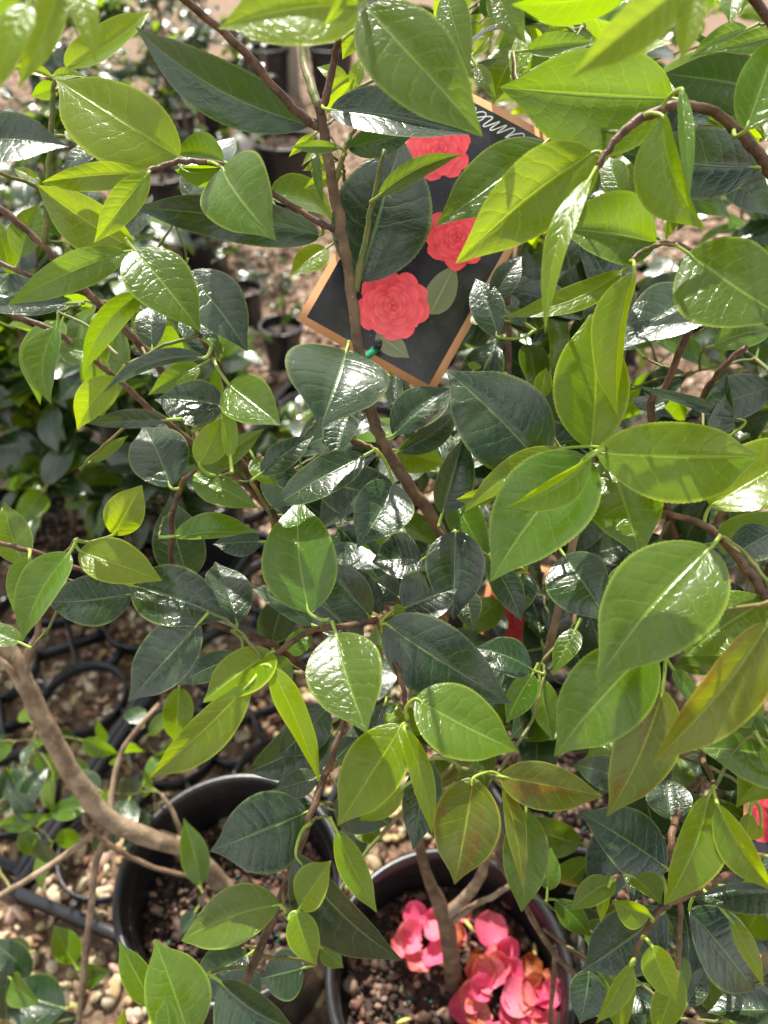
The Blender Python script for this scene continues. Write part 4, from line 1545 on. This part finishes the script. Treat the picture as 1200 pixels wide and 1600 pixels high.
# cream stake in the rear pot
s0 = Vector((PB[0] - .075, PB[1] - .055, .225))
s1 = P(778, 1215, .93)
stk = thing('plant_stake', 'pale cream plastic stake standing in the rear pot', 'stake', s0)
dv = (s1 - s0)
wv = Vector((1, 0, 0)); nv_ = dv.cross(wv).normalized() * .001
V = []
for p_, w in ((Vector((0, 0, 0)), .002), (dv * .12, .007), (dv * .97, .0075), (dv, .005)):
    for a, b in ((-1, -1), (1, -1), (1, 1), (-1, 1)):
        V.append(p_ + wv * w * a + nv_ * b)
F = [[i * 4 + k, i * 4 + (k + 1) % 4, i * 4 + 4 + (k + 1) % 4, i * 4 + 4 + k] for i in range(3) for k in range(4)] + [[3, 2, 1, 0], [12, 13, 14, 15]]
new_obj('blade', mesh_arrays('blade', V, F, [MAT_STAKE], False), stk)

# ------------------------------------------------------------------ fallen flowers and petals in the front pot
def petal_mesh(size, cup, seed, notch=.1):
    r = random.Random(seed)
    V, U, F = [], [], []
    nu, nv = 8, 8
    for i in range(nu + 1):
        u = i / nu
        w = math.sin(math.pi * min(1, .12 + u * .80)) ** .6 * .52
        for j in range(nv + 1):
            s = j / nv * 2 - 1
            y = s * w
            x = u - notch * (1 - abs(s)) * (u > .85) * .5 - .10 * s * s * u
            zz = cup * (s * s * .35 + (u - .45) ** 2 * .9) + .05 * math.sin(6 * u + seed) * s
            V.append((x * size, y * size, zz * size + r.uniform(-.008, .008) * size)); U.append((j / nv, u))
    for i in range(nu):
        for j in range(nv):
            a = i * (nv + 1) + j
            F.append([a, a + 1, a + nv + 2, a + nv + 1])
    return mesh_arrays('petal', V, F, [MAT_PETAL], True, uvs=U)


PM = [petal_mesh(1, c, k) for k, c in enumerate((.45, .7, .3, .9))]
SOIL_Z = .218


def single_petal(label, px, py, size, rz, tilt, zoff=.004, group=None):
    g = ground_at(px, py, SOIL_Z)
    o = new_obj('fallen_petal', random.choice(PM))
    o.location = (g.x, g.y, SOIL_Z + zoff)
    o.scale = (size,) * 3
    o.rotation_euler = (tilt, random.uniform(-.3, .1), rz)
    tag(o, label, 'petal', group)


def fallen_flower(label, px, py, petals, size, spread, seed):
    r = random.Random(seed)
    g = ground_at(px, py, SOIL_Z)
    t = thing('fallen_flower', label, 'flower', (g.x, g.y, SOIL_Z - .001))
    for k in range(petals):
        a = k * 2.4 + r.uniform(-.4, .4)
        rr = spread * math.sqrt(k / petals)
        o = new_obj('petal', r.choice(PM), t)
        o.location = (math.cos(a) * rr, math.sin(a) * rr, .008 + r.uniform(0, .012) + .012 * (1 - rr / spread))
        s = size * r.uniform(.75, 1.15)
        o.scale = (s, s, s)
        o.rotation_euler = (r.uniform(-.5, .5), r.uniform(-.7, .1), a + r.uniform(-.5, .5))


fallen_flower('large faded pink and orange fallen flower on the right side of the pot mix', 782, 1560, 20, .036, .038, 5)
fallen_flower('deep pink fallen flower with browned petals left of the trunk', 664, 1474, 9, .036, .022, 6)
fallen_flower('rust brown fallen flower beside the faded pink one', 845, 1578, 6, .034, .020, 8)
single_petal('small bright pink petal lying right behind the trunk', 712, 1440, .026, 1.0, .5, .008)
single_petal('round pink petal with orange edges between trunk and pot wall', 758, 1485, .044, 1.3, .35, .010)
single_petal('pink petal at the left, half browned, on the pot mix', 640, 1500, .030, 2.5, .2, .009)
single_petal('dark pink petal in the shade at the back of the pot', 782, 1412, .024, .3, .3, .008)
for i, (px, py) in enumerate([(1192, 1455), (1205, 1490), (1180, 1480)]):
    g = ground_at(px, py, .262)
    o = new_obj('fallen_petal', PM[i]); o.location = (g.x, g.y, .268); o.scale = (.036,) * 3
    o.rotation_euler = (.2, -.2, i * 2.0)
    tag(o, 'red petal fallen on the mix of the pot under the arching shrub', 'petal', 'petals under the arching shrub')


def scale_bit(label, px, py, rz, group):
    g = ground_at(px, py, SOIL_Z)
    V, F = tube(catmull([np.array([-.009, 0, 0, .001]), np.array([-.003, 0, .002, .0026]), np.array([.004, 0, .002, .0024]), np.array([.010, 0, 0, .0008])], 4), 7)
    o = new_obj('fallen_bud_scale', mesh_arrays('fallen_bud_scale', V, F, [MAT_BUD]))
    o.location = (g.x, g.y, SOIL_Z + .010); o.rotation_euler = (0, .1, rz)
    tag(o, label, 'bud scale', group)


MAT_BUD = plastic('bud_scale', (0.52, 0.46, 0.13), 0.5, 0.3, 40)
for px, py, rz in ((834, 1490, 1.5), (738, 1530, 1.3), (732, 1452, 2.2), (630, 1600, .3), (690, 1512, 2.8), (700, 1485, .4)):
    scale_bit('pale yellow bud scale lying on the mix of the flower-strewn pot', px, py, rz, 'bud scales in the flower-strewn pot')
